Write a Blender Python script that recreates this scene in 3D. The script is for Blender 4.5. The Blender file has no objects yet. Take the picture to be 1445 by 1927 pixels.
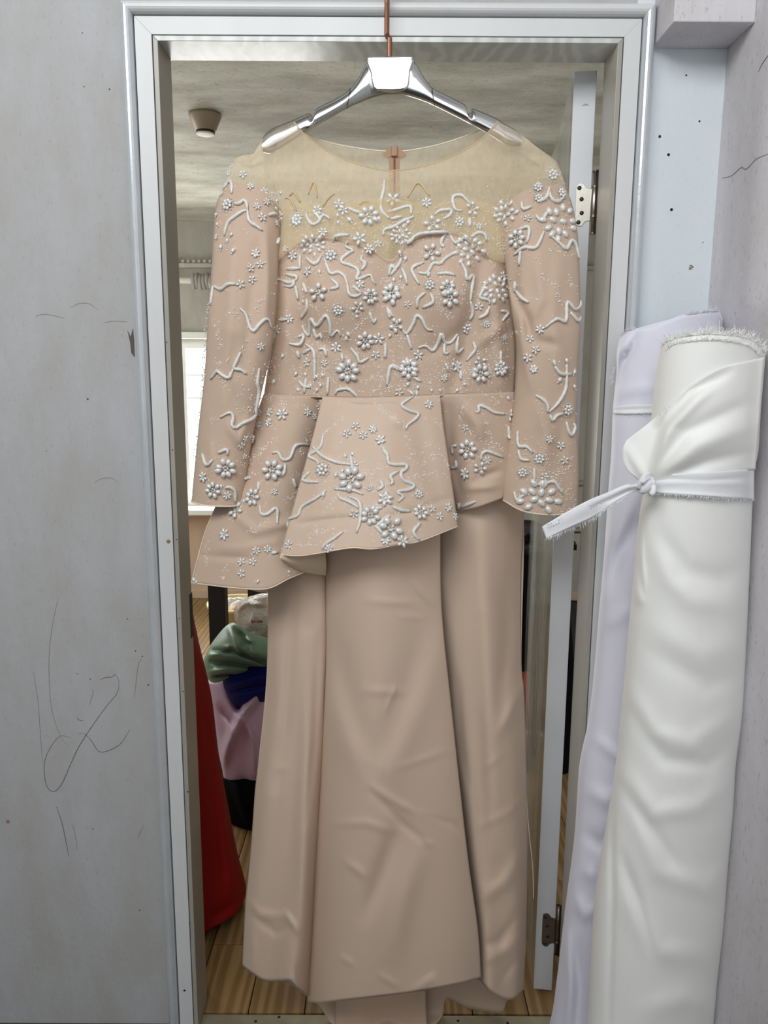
import bpy, bmesh, math, random
import numpy as np
from mathutils import Vector, Matrix
from mathutils.bvhtree import BVHTree

random.seed(7); np.random.seed(7)
SC = bpy.context.scene
COL = SC.collection

# ------------------------------------------------------------------ camera
F = 1447.0; TH = math.radians(9.9); PH = math.radians(0.33)
CAM = np.array([0.0, -1.47, 1.40])
FW = np.array([0, math.cos(TH), -math.sin(TH)])
_r = np.array([1.0, 0, 0]); _u = np.array([0, math.sin(TH), math.cos(TH)])
RT = _r*math.cos(PH) + _u*math.sin(PH); UP = _u*math.cos(PH) - _r*math.sin(PH)
cd = bpy.data.cameras.new('camera'); cam = bpy.data.objects.new('camera', cd); COL.objects.link(cam)
cd.sensor_fit = 'VERTICAL'; cd.sensor_height = 36.0; cd.lens = F/1927*36.0; cd.clip_start = 0.02
cam.matrix_world = Matrix((( RT[0], UP[0], -FW[0], CAM[0]), (RT[1], UP[1], -FW[1], CAM[1]),
                           (RT[2], UP[2], -FW[2], CAM[2]), (0, 0, 0, 1)))
SC.camera = cam

# ------------------------------------------------------------------ world, daylight, exposure
SC.view_settings.view_transform = 'Standard'; SC.view_settings.look = 'None'
SC.view_settings.gamma = 1.0; SC.view_settings.exposure = 0.0
SC.view_settings.use_curve_mapping = False
W = bpy.data.worlds.new('overcast_sky'); SC.world = W; W.use_nodes = True
W.node_tree.nodes['Background'].inputs[0].default_value = (0.93, 0.97, 1.0, 1)
W.node_tree.nodes['Background'].inputs[1].default_value = 2.0
def area(name, loc, rot, sx, sy, power, col):
    l = bpy.data.lights.new(name, 'AREA'); l.shape = 'RECTANGLE'; l.size = sx; l.size_y = sy
    l.energy = power; l.color = col
    o = bpy.data.objects.new(name, l); COL.objects.link(o); o.location = loc; o.rotation_euler = rot
    return o
# assumed high corridor light behind the photographer, and the window of the far room
area('assumed_corridor_light', (-0.68, -2.02, 2.80), (math.radians(62), 0, math.radians(-14)), 1.9, .8, 42, (0.97, 0.985, 1.0))  # assumed source, height set from shadow angles; hangs mid-corridor, no window here
area('far_window_daylight', (-1.1, 3.62, 1.12), (math.radians(-90), 0, 0), 2.3, 1.5, 92, (1.0, 0.992, 0.95))
area('far_side_added_fill', (-2.27, 2.1, 1.35), (math.radians(90), 0, math.radians(-90)), 1.1, 1.0, 22, (1.0, 0.992, 0.95))  # added fill to lift the far wall and ceiling, no known window there

# ------------------------------------------------------------------ pixel helpers
def rays(px):
    px = np.asarray(px, float)
    return FW + RT*((px[..., 0:1]-722.5)/F) - UP*((px[..., 1:2]-963.5)/F)
def at(px, y):
    d = rays(px); y = np.asarray(y, float)
    return CAM + d*((y-CAM[1])/d[..., 1])[..., None]
def atz(px, z):
    d = rays(px); return CAM + d*((z-CAM[2])/d[..., 2])[..., None]
def atx(px, x):
    d = rays(px); return CAM + d*((x-CAM[0])/d[..., 0])[..., None]
def P(u, v, y): return Vector(at([u, v], y))

# ------------------------------------------------------------------ materials
def newmat(name):
    m = bpy.data.materials.new(name); m.use_nodes = True
    return m, m.node_tree.nodes, m.node_tree.links, m.node_tree.nodes['Principled BSDF']
def srgb(r, g, b):
    f = lambda c: (c/255/12.92) if c/255 <= .04045 else ((c/255+.055)/1.055)**2.4
    return (f(r), f(g), f(b), 1)
def mat(name, col, rough=.5, metal=0., spec=.5, bump=0., bscale=200., var=0., vscale=6., stretch=(1, 1, 1), sheen=0., col2=None, coat=0., detail=4):
    m, N, L, p = newmat(name)
    p.inputs['Base Color'].default_value = col
    p.inputs['Roughness'].default_value = rough; p.inputs['Metallic'].default_value = metal
    p.inputs['Specular IOR Level'].default_value = spec
    if sheen: p.inputs['Sheen Weight'].default_value = sheen
    if coat: p.inputs['Coat Weight'].default_value = coat; p.inputs['Coat Roughness'].default_value = .06
    tc = N.new('ShaderNodeTexCoord'); mp = N.new('ShaderNodeMapping'); mp.inputs['Scale'].default_value = stretch
    L.new(tc.outputs['Object'], mp.inputs['Vector'])
    if var or col2:
        n = N.new('ShaderNodeTexNoise'); n.inputs['Scale'].default_value = vscale; n.inputs['Detail'].default_value = detail
        L.new(mp.outputs[0], n.inputs['Vector'])
        r = N.new('ShaderNodeValToRGB'); r.color_ramp.elements[0].position = .3; r.color_ramp.elements[1].position = .7
        c2 = col2 if col2 else tuple(c*(1-var) for c in col[:3])+(1,)
        r.color_ramp.elements[0].color = c2; r.color_ramp.elements[1].color = col
        L.new(n.outputs['Fac'], r.inputs[0]); L.new(r.outputs[0], p.inputs['Base Color'])
    if bump:
        n = N.new('ShaderNodeTexNoise'); n.inputs['Scale'].default_value = bscale; n.inputs['Detail'].default_value = 3
        L.new(mp.outputs[0], n.inputs['Vector'])
        b = N.new('ShaderNodeBump'); b.inputs['Strength'].default_value = bump; b.inputs['Distance'].default_value = .002
        L.new(n.outputs['Fac'], b.inputs['Height']); L.new(b.outputs[0], p.inputs['Normal'])
    return m
def plaster(name, col, dirt, dirt_amt=.5, streak=(3, 3, 1.2), scale=3., speck=.0):
    """painted plaster with smudges, fine pitting and a little speckle"""
    m, N, L, p = newmat(name); p.inputs['Roughness'].default_value = .75; p.inputs['Specular IOR Level'].default_value = .25
    tc = N.new('ShaderNodeTexCoord'); mp = N.new('ShaderNodeMapping'); mp.inputs['Scale'].default_value = streak
    L.new(tc.outputs['Object'], mp.inputs[0])
    n = N.new('ShaderNodeTexNoise'); n.inputs['Scale'].default_value = scale; n.inputs['Detail'].default_value = 9; n.inputs['Roughness'].default_value = .68
    L.new(mp.outputs[0], n.inputs['Vector'])
    r = N.new('ShaderNodeValToRGB'); r.color_ramp.elements[0].position = .38; r.color_ramp.elements[1].position = .66
    r.color_ramp.elements[0].color = (dirt_amt,)*3+(1,); r.color_ramp.elements[1].color = (0, 0, 0, 1)
    L.new(n.outputs['Fac'], r.inputs[0])
    mx = N.new('ShaderNodeMix'); mx.data_type = 'RGBA'; mx.inputs[6].default_value = col; mx.inputs[7].default_value = dirt
    L.new(r.outputs[0], mx.inputs[0]); last = mx.outputs[2]
    if speck:
        v = N.new('ShaderNodeTexNoise'); v.inputs['Scale'].default_value = 70; v.inputs['Detail'].default_value = 4
        L.new(mp.outputs[0], v.inputs['Vector'])
        r2 = N.new('ShaderNodeValToRGB'); r2.color_ramp.elements[0].position = .60; r2.color_ramp.elements[1].position = .74
        r2.color_ramp.elements[0].color = (0, 0, 0, 1); r2.color_ramp.elements[1].color = (speck,)*3+(1,)
        L.new(v.outputs['Fac'], r2.inputs[0])
        m2 = N.new('ShaderNodeMix'); m2.data_type = 'RGBA'; m2.inputs[7].default_value = tuple(c*.35 for c in dirt[:3])+(1,)
        L.new(r2.outputs[0], m2.inputs[0]); L.new(last, m2.inputs[6]); last = m2.outputs[2]
    L.new(last, p.inputs['Base Color'])
    n2 = N.new('ShaderNodeTexNoise'); n2.inputs['Scale'].default_value = 45; n2.inputs['Detail'].default_value = 8
    L.new(tc.outputs['Object'], n2.inputs['Vector'])
    b = N.new('ShaderNodeBump'); b.inputs['Strength'].default_value = .25; b.inputs['Distance'].default_value = .004
    L.new(n2.outputs['Fac'], b.inputs['Height']); L.new(b.outputs[0], p.inputs['Normal'])
    return m
def sheer(name, col, opac, glow=.5, scale=(1, 1, 1)):
    """fine net: part hole, part thread that both reflects and lets light through"""
    m, N, L, p = newmat(name); out = N['Material Output']
    tr = N.new('ShaderNodeBsdfTransparent'); df = N.new('ShaderNodeBsdfDiffuse'); tl = N.new('ShaderNodeBsdfTranslucent')
    df.inputs[0].default_value = col; tl.inputs[0].default_value = col
    a = N.new('ShaderNodeMixShader'); a.inputs[0].default_value = glow
    L.new(df.outputs[0], a.inputs[1]); L.new(tl.outputs[0], a.inputs[2])
    tc = N.new('ShaderNodeTexCoord'); mp = N.new('ShaderNodeMapping'); mp.inputs['Scale'].default_value = scale
    n = N.new('ShaderNodeTexNoise'); n.inputs['Scale'].default_value = 60; n.inputs['Detail'].default_value = 6
    L.new(tc.outputs['Object'], mp.inputs[0]); L.new(mp.outputs[0], n.inputs['Vector'])
    mr = N.new('ShaderNodeMapRange'); mr.inputs[1].default_value = .3; mr.inputs[2].default_value = .7
    mr.inputs[3].default_value = opac-.05; mr.inputs[4].default_value = opac+.05
    L.new(n.outputs['Fac'], mr.inputs[0])
    b = N.new('ShaderNodeMixShader'); L.new(mr.outputs[0], b.inputs[0])
    L.new(tr.outputs[0], b.inputs[1]); L.new(a.outputs[0], b.inputs[2]); L.new(b.outputs[0], out.inputs[0])
    return m
def clear(name, tint, opac, rough=.05, bump=.0):
    m, N, L, p = newmat(name); out = N['Material Output']
    tr = N.new('ShaderNodeBsdfTransparent'); p.inputs['Base Color'].default_value = tint
    p.inputs['Roughness'].default_value = rough; p.inputs['Specular IOR Level'].default_value = 1.0
    b = N.new('ShaderNodeMixShader'); b.inputs[0].default_value = opac
    L.new(tr.outputs[0], b.inputs[1]); L.new(p.outputs[0], b.inputs[2]); L.new(b.outputs[0], out.inputs[0])
    if bump:
        n = N.new('ShaderNodeTexNoise'); n.inputs['Scale'].default_value = 18
        bp = N.new('ShaderNodeBump'); bp.inputs['Strength'].default_value = bump; bp.inputs['Distance'].default_value = .02
        L.new(n.outputs['Fac'], bp.inputs['Height']); L.new(bp.outputs[0], p.inputs['Normal'])
    return m
def wood(name, c1, c2, rough=.4, scale=(1, 1, 1), coat=0., bands=9., dist=5.):
    m, N, L, p = newmat(name); p.inputs['Roughness'].default_value = rough
    if coat: p.inputs['Coat Weight'].default_value = coat
    tc = N.new('ShaderNodeTexCoord'); mp = N.new('ShaderNodeMapping'); mp.inputs['Scale'].default_value = scale
    oi = N.new('ShaderNodeObjectInfo'); ad = N.new('ShaderNodeVectorMath'); ad.operation = 'ADD'
    ml = N.new('ShaderNodeVectorMath'); ml.operation = 'SCALE'; ml.inputs['Scale'].default_value = 9
    cb = N.new('ShaderNodeCombineXYZ'); L.new(oi.outputs['Random'], cb.inputs[0]); L.new(oi.outputs['Random'], cb.inputs[1])
    L.new(cb.outputs[0], ml.inputs[0]); L.new(tc.outputs['Object'], ad.inputs[0]); L.new(ml.outputs[0], ad.inputs[1])
    L.new(ad.outputs[0], mp.inputs[0])
    w = N.new('ShaderNodeTexWave'); w.inputs['Scale'].default_value = bands; w.inputs['Distortion'].default_value = dist
    w.inputs['Detail'].default_value = 3; w.inputs['Detail Scale'].default_value = 1.2
    L.new(mp.outputs[0], w.inputs['Vector'])
    r = N.new('ShaderNodeValToRGB'); r.color_ramp.elements[0].color = c1; r.color_ramp.elements[1].color = c2
    r.color_ramp.elements[0].position = .25
    L.new(w.outputs['Fac'], r.inputs[0]); L.new(r.outputs[0], p.inputs['Base Color'])
    b = N.new('ShaderNodeBump'); b.inputs['Strength'].default_value = .05; b.inputs['Distance'].default_value = .001
    L.new(w.outputs['Fac'], b.inputs['Height']); L.new(b.outputs[0], p.inputs['Normal'])
    return m
M = {}
M['wall'] = plaster('painted_plaster', srgb(181, 183, 186), srgb(166, 163, 156), .6, speck=.25)
M['wall_r'] = plaster('pinkish_plaster', srgb(216, 213, 217), srgb(190, 184, 185), .5, speck=.4)
M['panel'] = plaster('fresh_white_paint', srgb(216, 224, 228), srgb(200, 208, 210), .25, speck=.15)
M['ceil'] = plaster('stained_ceiling', srgb(206, 206, 194), srgb(140, 136, 124), .9, (1.0, 2.2, 3), 1.6, speck=.75)
M['dim'] = plaster('corridor_plaster', srgb(150, 146, 140), srgb(120, 116, 110), .5)
M['far'] = plaster('far_room_plaster', srgb(192, 190, 180), srgb(160, 156, 146), .6)
M['peachwall'] = plaster('peach_paint', srgb(214, 190, 165), srgb(190, 168, 145), .3)
M['concrete'] = plaster('concrete', srgb(80, 77, 72), srgb(62, 58, 54), .6)
M['alu'] = mat('painted_aluminium', srgb(212, 214, 214), .38, .0, .5, bump=.05, bscale=300, var=.06, vscale=14, stretch=(1, 1, .15))
M['bead'] = mat('glossy_bead_trim', srgb(205, 211, 216), .2, .25, .6, bump=.12, bscale=120, var=.08, vscale=20)
M['jamb'] = wood('woodgrain_jamb', srgb(160, 156, 147), srgb(174, 170, 161), .32, (1, .25, .3), bands=6, dist=4)
M['soffit'] = wood('woodgrain_soffit', srgb(186, 191, 186), srgb(204, 209, 204), .26, (5, 3, 3), bands=2.0, dist=11)
M['gap'] = mat('dark_gap', srgb(40, 38, 36), .9)
M['dooredge'] = mat('white_door_edge', srgb(206, 210, 214), .35, var=.06, vscale=9)
M['doorface'] = mat('grey_door_laminate', srgb(140, 138, 128), .16, .0, .8, var=.1, vscale=3, coat=.4)
M['film'] = clear('clear_film', (.9, .92, .88, 1), .22, .06, .25)
M['steel'] = mat('brushed_steel', srgb(176, 172, 162), .28, 1.0, bump=.05)
M['darksteel'] = mat('bronzed_steel', srgb(110, 98, 86), .35, .9)
M['screw'] = mat('dark_screw', srgb(62, 58, 54), .4, .7)
M['chrome'] = mat('chrome', srgb(204, 206, 205), .2, 1.0)
M['chrome2'] = mat('polished_chrome_plate', srgb(238, 242, 242), .05, 1.0)
M['copper'] = mat('brown_metal', srgb(112, 74, 56), .35, .6)
SATIN = srgb(210, 187, 166)
M['satin'] = mat('peach_satin', SATIN, .5, 0, .25, bump=.06, bscale=900, sheen=.06, var=.04, vscale=3)
M['satin2'] = mat('peach_satin_under_tulle', srgb(203, 179, 158), .6, 0, .2, bump=.18, bscale=700, sheen=.05, var=.08, vscale=5)
M['lining'] = mat('ivory_lining', srgb(222, 204, 176), .6, 0, .2, bump=.05)
M['tulle'] = sheer('peach_tulle', srgb(252, 236, 206), .36, .5, (1.5, 1, 1))
M['tulle2'] = sheer('gold_tulle_double', srgb(244, 224, 184), .4, .5)
M['trimcord'] = mat('cream_piping', srgb(236, 220, 198), .5)
M['beadw'] = mat('silver_white_cord', srgb(228, 227, 220), .3, .05, .8, bump=.6, bscale=600)
M['beadf'] = mat('silver_white_beads', srgb(226, 226, 222), .2, .12, .9)
M['seed'] = mat('sparkling_seed_beads', srgb(244, 242, 236), .1, 0, 1.0)
M['tan'] = mat('tan_applique', srgb(206, 182, 140), .6)
M['zip'] = mat('tan_zip_tape', srgb(168, 134, 106), .6, bump=.2, bscale=500)
M['zipd'] = mat('brown_zip_teeth', srgb(120, 84, 62), .4)
M['white_cloth'] = mat('white_crepe', srgb(246, 247, 243), .7, 0, .2, bump=.12, bscale=1200, sheen=.3)
M['lav_cloth'] = mat('lavender_white_crepe', srgb(224, 224, 237), .6, 0, .25, bump=.1, bscale=1200, sheen=.3)
M['band'] = mat('white_selvedge', srgb(236, 238, 240), .7, 0, .2, bump=.2, bscale=800)
M['stitch'] = mat('grey_thread', srgb(165, 172, 190), .8)
M['red'] = mat('red_satin', srgb(138, 8, 4), .55, 0, .3)
M['green'] = mat('green_satin', srgb(112, 146, 120), .45, 0, .35, sheen=.1)
M['blue'] = mat('royal_blue_cloth', srgb(8, 18, 92), .7, 0, .2)
M['lilac'] = mat('lilac_chiffon', srgb(190, 158, 182), .6, sheen=.3)
M['black'] = mat('black_cloth', srgb(6, 6, 7), .9, 0, .1)
M['blackwood'] = mat('black_painted_wood', srgb(20, 17, 16), .45)
M['bag'] = clear('cloudy_plastic_bag', srgb(214, 200, 188), .72, .18, .5)
M['redprint'] = mat('red_print', srgb(170, 60, 48), .6)
M['bucket'] = mat('yellow_plastic', srgb(232, 212, 150), .4)
M['paper'] = mat('white_paper', srgb(240, 236, 230), .7)
M['orange'] = mat('orange_scrap', srgb(230, 140, 80), .6)
M['plank'] = wood('pale_oak_plank', srgb(128, 99, 60), srgb(156, 126, 84), .4, (7, .5, 1), coat=.1, bands=1.6, dist=9)
M['whiteframe'] = mat('white_window_frame', srgb(236, 238, 232), .4)
M['glass'] = clear('window_glass', (.95, .98, .97, 1), .08, .02)
M['detector'] = mat('beige_detector_shell', srgb(164, 148, 126), .4)
M['pipe'] = mat('white_pipe', srgb(222, 222, 214), .4)
M['wrap'] = mat('grey_wrap', srgb(160, 156, 150), .8)
M['mark'] = mat('dark_hairline', srgb(92, 84, 80), .8)
M['mark2'] = mat('faint_hairline', srgb(150, 146, 142), .8)
M['hole'] = mat('screw_hole', srgb(34, 32, 32), .9)
M['stain'] = mat('rust_spot', srgb(140, 124, 90), .9)
M['thresh'] = mat('worn_metal_strip', srgb(176, 168, 146), .4, .5, var=.2, vscale=25)

# ------------------------------------------------------------------ object helpers
def par(o, parent):
    if parent is not None:
        o.parent = parent
        o.matrix_parent_inverse = Matrix.Translation(parent.location).inverted() if parent.type == 'EMPTY' else Matrix.Identity(4)
    return o
def tag(o, label=None, cat=None, group=None, kind=None):
    if label: o['label'] = label
    if cat: o['category'] = cat
    if group: o['group'] = group
    if kind: o['kind'] = kind
    return o
def empty(name, loc, label, cat, group=None):
    o = bpy.data.objects.new(name, None); COL.objects.link(o); o.location = loc
    o.empty_display_size = .05
    return tag(o, label, cat, group)
def mesh(name, verts, faces, m, parent=None, smooth=False, bevel=0., solid=0., sub=0):
    me = bpy.data.meshes.new(name)
    me.from_pydata([tuple(v) for v in verts], [], faces)
    bm = bmesh.new(); bm.from_mesh(me); bmesh.ops.recalc_face_normals(bm, faces=bm.faces); bm.to_mesh(me); bm.free()
    me.materials.append(M[m] if isinstance(m, str) else m)
    if smooth: me.polygons.foreach_set('use_smooth', [True]*len(me.polygons))
    o = bpy.data.objects.new(name, me); COL.objects.link(o); par(o, parent)
    if solid:
        md = o.modifiers.new('s', 'SOLIDIFY'); md.thickness = solid; md.offset = 0
    if bevel:
        md = o.modifiers.new('b', 'BEVEL'); md.width = bevel; md.segments = 2; md.limit_method = 'ANGLE'
    if sub:
        md = o.modifiers.new('u', 'SUBSURF'); md.levels = sub; md.render_levels = sub
    return o
class MB:
    def __init__(s): s.v = []; s.f = []
    def add(s, v, f):
        b = len(s.v); s.v += [tuple(x) for x in v]; s.f += [tuple(i+b for i in q) for q in f]; return s
    def box(s, x0, x1, y0, y1, z0, z1):
        v = [(x, y, z) for x in (x0, x1) for y in (y0, y1) for z in (z0, z1)]
        return s.add(v, [(0, 1, 3, 2), (4, 6, 7, 5), (0, 4, 5, 1), (2, 3, 7, 6), (0, 2, 6, 4), (1, 5, 7, 3)])
    def tube(s, pts, rad, n=8, caps=True, flat=1.):
        pts = [Vector(p) for p in pts]; k = len(pts)
        rad = rad if hasattr(rad, '__len__') else [rad]*k
        v = []; prev = None
        for i, p in enumerate(pts):
            t = (pts[min(i+1, k-1)]-pts[max(i-1, 0)])
            t = t.normalized() if t.length > 1e-9 else Vector((0, 0, 1))
            a = prev if prev is not None else (Vector((0, -1, 0)) if abs(t.y) < .9 else Vector((1, 0, 0)))
            a = (a - t*a.dot(t)); a = a.normalized() if a.length > 1e-6 else t.orthogonal().normalized()
            prev = a; b = t.cross(a)
            for j in range(n):
                w = 2*math.pi*j/n
                v.append(p + (a*math.cos(w)*flat + b*math.sin(w))*rad[i])
        f = [(i*n+j, i*n+(j+1) % n, (i+1)*n+(j+1) % n, (i+1)*n+j) for i in range(k-1) for j in range(n)]
        if caps: f += [tuple(range(n-1, -1, -1)), tuple((k-1)*n+j for j in range(n))]
        return s.add(v, f)
    def lathe(s, prof, c, n=24, axis=None):
        """prof: list of (r, h) revolved about the vertical through c"""
        v = [(c[0]+r*math.cos(2*math.pi*j/n), c[1]+r*math.sin(2*math.pi*j/n), c[2]+h) for r, h in prof for j in range(n)]
        k = len(prof)
        f = [(i*n+j, i*n+(j+1) % n, (i+1)*n+(j+1) % n, (i+1)*n+j) for i in range(k-1) for j in range(n)]
        f += [tuple(range(n-1, -1, -1)), tuple((k-1)*n+j for j in range(n))]
        return s.add(v, f)
    def ell(s, mat4, nu=8, nv=5):
        v = [mat4 @ Vector((0, 0, 1))]
        for i in range(1, nv):
            a = math.pi*i/nv
            for j in range(nu):
                w = 2*math.pi*j/nu
                v.append(mat4 @ Vector((math.sin(a)*math.cos(w), math.sin(a)*math.sin(w), math.cos(a))))
        v.append(mat4 @ Vector((0, 0, -1)))
        f = [(0, 1+j, 1+(j+1) % nu) for j in range(nu)]
        for i in range(nv-2):
            f += [(1+i*nu+j, 1+(i+1)*nu+j, 1+(i+1)*nu+(j+1) % nu, 1+i*nu+(j+1) % nu) for j in range(nu)]
        e = len(v)-1
        f += [(e, 1+(nv-2)*nu+(j+1) % nu, 1+(nv-2)*nu+j) for j in range(nu)]
        return s.add(v, f)
    def build(s, name, m, parent=None, **k): return mesh(name, s.v, s.f, m, parent, **k)
def box(name, b, m, parent=None, **k): return MB().box(*b).build(name, m, parent, **k)

def cr(pts, n):
    """n points along a smooth curve through pts, even in arc length"""
    p = np.asarray(pts, float)
    if len(p) > 2:
        q = np.vstack([2*p[0]-p[1], p, 2*p[-1]-p[-2]]); out = []
        for i in range(len(p)-1):
            a, b, c, d = q[i:i+4]
            for t in np.linspace(0, 1, 14, endpoint=False):
                out.append(.5*((2*b)+(-a+c)*t+(2*a-5*b+4*c-d)*t*t+(-a+3*b-3*c+d)*t**3))
        out.append(p[-1]); p = np.array(out)
    s = np.r_[0, np.cumsum(np.linalg.norm(np.diff(p, axis=0), axis=1))]
    x = np.linspace(0, s[-1], n)
    return np.stack([np.interp(x, s, p[:, k]) for k in range(p.shape[1])], 1)
def coons(top, bottom, left, right, nu, nv):
    T, B, Lf, R = cr(top, nu), cr(bottom, nu), cr(left, nv), cr(right, nv)
    s = np.linspace(0, 1, nu)[None, :, None]; t = np.linspace(0, 1, nv)[:, None, None]
    g = (1-t)*T[None]+t*B[None]+(1-s)*Lf[:, None]+s*R[:, None]
    g -= (1-s)*(1-t)*T[0]+s*(1-t)*T[-1]+(1-s)*t*B[0]+s*t*B[-1]
    return g, s[..., 0]+0*t[..., 0], t[..., 0]+0*s[..., 0]
def polydist(g, poly):
    p = np.asarray(poly, float); d = np.full(g.shape[:2], 1e9); tt = np.zeros(g.shape[:2])
    for i in range(len(p)-1):
        a, b = p[i], p[i+1]; ab = b-a
        t = np.clip(((g-a)@ab)/(ab@ab), 0, 1)
        e = np.linalg.norm(g-(a+t[..., None]*ab), axis=2)
        tt = np.where(e < d, (i+t)/(len(p)-1), tt); d = np.minimum(d, e)
    return d, tt
def creased(g, creases):
    h = np.zeros(g.shape[:2])
    for poly, amp, w in creases:
        d, t = polydist(g, poly)
        h += amp*np.exp(-(d/w)**2)*np.sin(np.pi*np.clip(t*.9+.05, 0, 1))**.6
    return h
def gfaces(nu, nv, base=0):
    return [(base+i*nu+j, base+(i+1)*nu+j, base+(i+1)*nu+j+1, base+i*nu+j+1) for i in range(nv-1) for j in range(nu-1)]
def floorclamp(p, g, zmin=.006):
    lo = p[..., 2] < zmin
    if lo.any():
        q = atz(g, zmin); p = np.where(lo[..., None], q, p)
    return p
def patch(name, b, yf, m, parent, nu=60, nv=80, creases=(), solid=.0012, clamp=False):
    g, s, t = coons(*b, nu, nv)
    y = yf(g, s, t) - creased(g, creases)
    p = at(g, y)
    if clamp: p = floorclamp(p, g)
    return mesh(name, p.reshape(-1, 3), gfaces(nu, nv), m, parent, smooth=True, solid=solid)
def puff(name, b, yc, df, db, m, parent=None, nu=48, nv=60, creases=(), ps=.55, qt=0., qb=None, clamp=False, cap=False, wob=None, solid=0):
    """closed soft volume: a front and a back sheet that share their outline"""
    g, s, t = coons(*b, nu, nv)
    prof = np.sin(np.pi*np.clip(s, 0, 1))**ps
    if qt: prof = prof*np.sin(np.pi*np.clip(t, 0, 1))**qt
    if qb: prof = prof*np.clip(np.sin(np.pi*(.5+t/2)), 0, 1)**qb
    prof = np.nan_to_num(prof)
    ycg = yc(g, s, t) if callable(yc) else yc+0*s
    h = creased(g, creases)*np.minimum(1, prof*2.5)
    if wob is not None: h = h + wob(g, s, t)*np.minimum(1, prof*2)
    yf_ = ycg-df*prof-h; yb = ycg+db*prof
    pf = at(g, yf_); pb = at(g, yb)
    if clamp:                      # stands on the floor: squash the last rows to z = floor
        pf[..., 2] = np.maximum(pf[..., 2], .004); pb[..., 2] = np.maximum(pb[..., 2], .004)
    v = np.vstack([pf.reshape(-1, 3), pb.reshape(-1, 3)])
    n = nu*nv
    f = gfaces(nu, nv) + [q[::-1] for q in gfaces(nu, nv, n)]
    if cap: f += [tuple(range(nu))+tuple(n+j for j in range(nu-1, -1, -1))]
    o = mesh(name, v, f, m, parent, smooth=True, solid=solid)
    bm = bmesh.new(); bm.from_mesh(o.data); bmesh.ops.remove_doubles(bm, verts=bm.verts, dist=1e-5)
    bmesh.ops.recalc_face_normals(bm, faces=bm.faces); bm.to_mesh(o.data); bm.free()
    o.data.polygons.foreach_set('use_smooth', [True]*len(o.data.polygons))
    return o
def bvh(o):
    return BVHTree.FromPolygons([v.co for v in o.data.vertices], [tuple(p.vertices) for p in o.data.polygons])
CV = Vector(CAM)
def cast(tree, u, v):
    d = Vector(rays([u, v])).normalized()
    h = tree.ray_cast(CV, d)
    if h[0] is None: return None
    n = h[1] if h[1].dot(d) < 0 else -h[1]
    return h[0], n, h[3]

# ================================================================== the room shell
XL, XR, ZT = -0.396, 0.400, 1.972         # clear opening of the door frame
XW = 0.598                                # face of the side wall
def struct(name, o=None, **k): o['kind'] = 'structure'; return o
fl = struct('f', MB().box(-1.7, XW+.1, -3.2, .0, -.05, 0).build('floor_corridor', 'concrete'))
wl = struct('w', MB().box(-1.7, XL-.036, 0, .09, 0, 3.4).build('wall_left', 'wall'))
wb = struct('w', MB().box(XR+.036, XW, 0, .09, 0, 3.4).build('wall_recess', 'panel'))
struct('w', MB().box(XL-.036, XR+.036, 0, .09, ZT+.036, 3.4).build('wall_lintel', 'wall'))
wr = struct('w', MB().box(XW, XW+.1, -3.2, .09, 0, 3.4).build('wall_right', 'wall_r'))
struct('w', MB().box(.4655, XW, -.103, 0, ZT, 3.4).build('wall_bulkhead', 'wall_r', bevel=.002))
struct('c', MB().box(-1.7, XW+.1, -3.2, .09, 3.4, 3.5).build('ceiling_corridor', 'dim'))
struct('w', MB().box(-1.8, -1.7, -3.2, .09, 0, 3.4).build('wall_corridor_side', 'dim'))
# rear wall of the corridor, unseen, with an assumed window opening
struct('w', MB().box(-1.7, XW, -3.3, -3.2, 0, 1.1).box(-1.7, XW, -3.3, -3.2, 2.8, 3.4).box(-1.7, -1.32, -3.3, -3.2, 1.1, 2.8).box(.22, XW, -3.3, -3.2, 1.1, 2.8).build('wall_rear', 'dim'))
# far room
YF, ZC = 3.304, 2.304
struct('f', box('floor', (-2.3, 1.5, 0.0, YF+.1, -.06, -.012), 'gap'))
struct('c', box('ceiling', (-2.3, 1.5, .09, YF+.1, ZC, ZC+.1), 'ceil'))
struct('w', box('wall_far_left', (-2.4, -2.3, .09, YF+.1, 0, ZC), 'far'))
struct('w', box('wall_far_right', (1.5, 1.6, .09, YF+.1, 0, ZC), 'far'))
WX0, WX1, WZ0, WZ1 = -2.1, -.35, .60, 1.61
struct('w', MB().box(-2.3, WX0, YF, YF+.12, 0, ZC).box(WX1, 1.5, YF, YF+.12, 0, ZC).box(WX0, WX1, YF, YF+.12, WZ1, ZC)
       .build('wall_far', 'far'))
struct('w', box('wall_under_window', (WX0, WX1, YF, YF+.12, 0, WZ0), 'peachwall'))
sk = struct('b', box('baseboard_far', (-2.3, 1.5, YF-.015, YF, 0, .055), 'peachwall', bevel=.003))
struct('t', box('trim_sill', (WX0-.03, WX1+.03, YF-.16, YF+.02, WZ0-.035, WZ0), 'whiteframe', bevel=.006))
struct('t', box('trim_window_head', (WX0-.03, WX1+.03, YF-.05, YF+.01, 1.625, 1.665), 'whiteframe', bevel=.004))
struct('t', box('trim_wall_ledge', (-2.3, 1.5, YF-.06, YF+.01, 2.035, 2.06), 'far', bevel=.004))
mb = MB()
for i in range(60): mb.box(-2.0+i*.032, -2.0+i*.032+.014, YF-.066, YF-.058, 2.062, 2.078)
struct('t', mb.build('trim_vent_strip', 'far'))
win = struct('w', MB().box(WX0, WX1, YF+.03, YF+.07, WZ0, WZ0+.04).box(WX0, WX1, YF+.03, YF+.07, WZ1-.04, WZ1)
             .box(WX0, WX0+.04, YF+.03, YF+.07, WZ0, WZ1).box(WX1-.04, WX1, YF+.03, YF+.07, WZ0, WZ1).build('window_1', 'whiteframe'))
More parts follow.
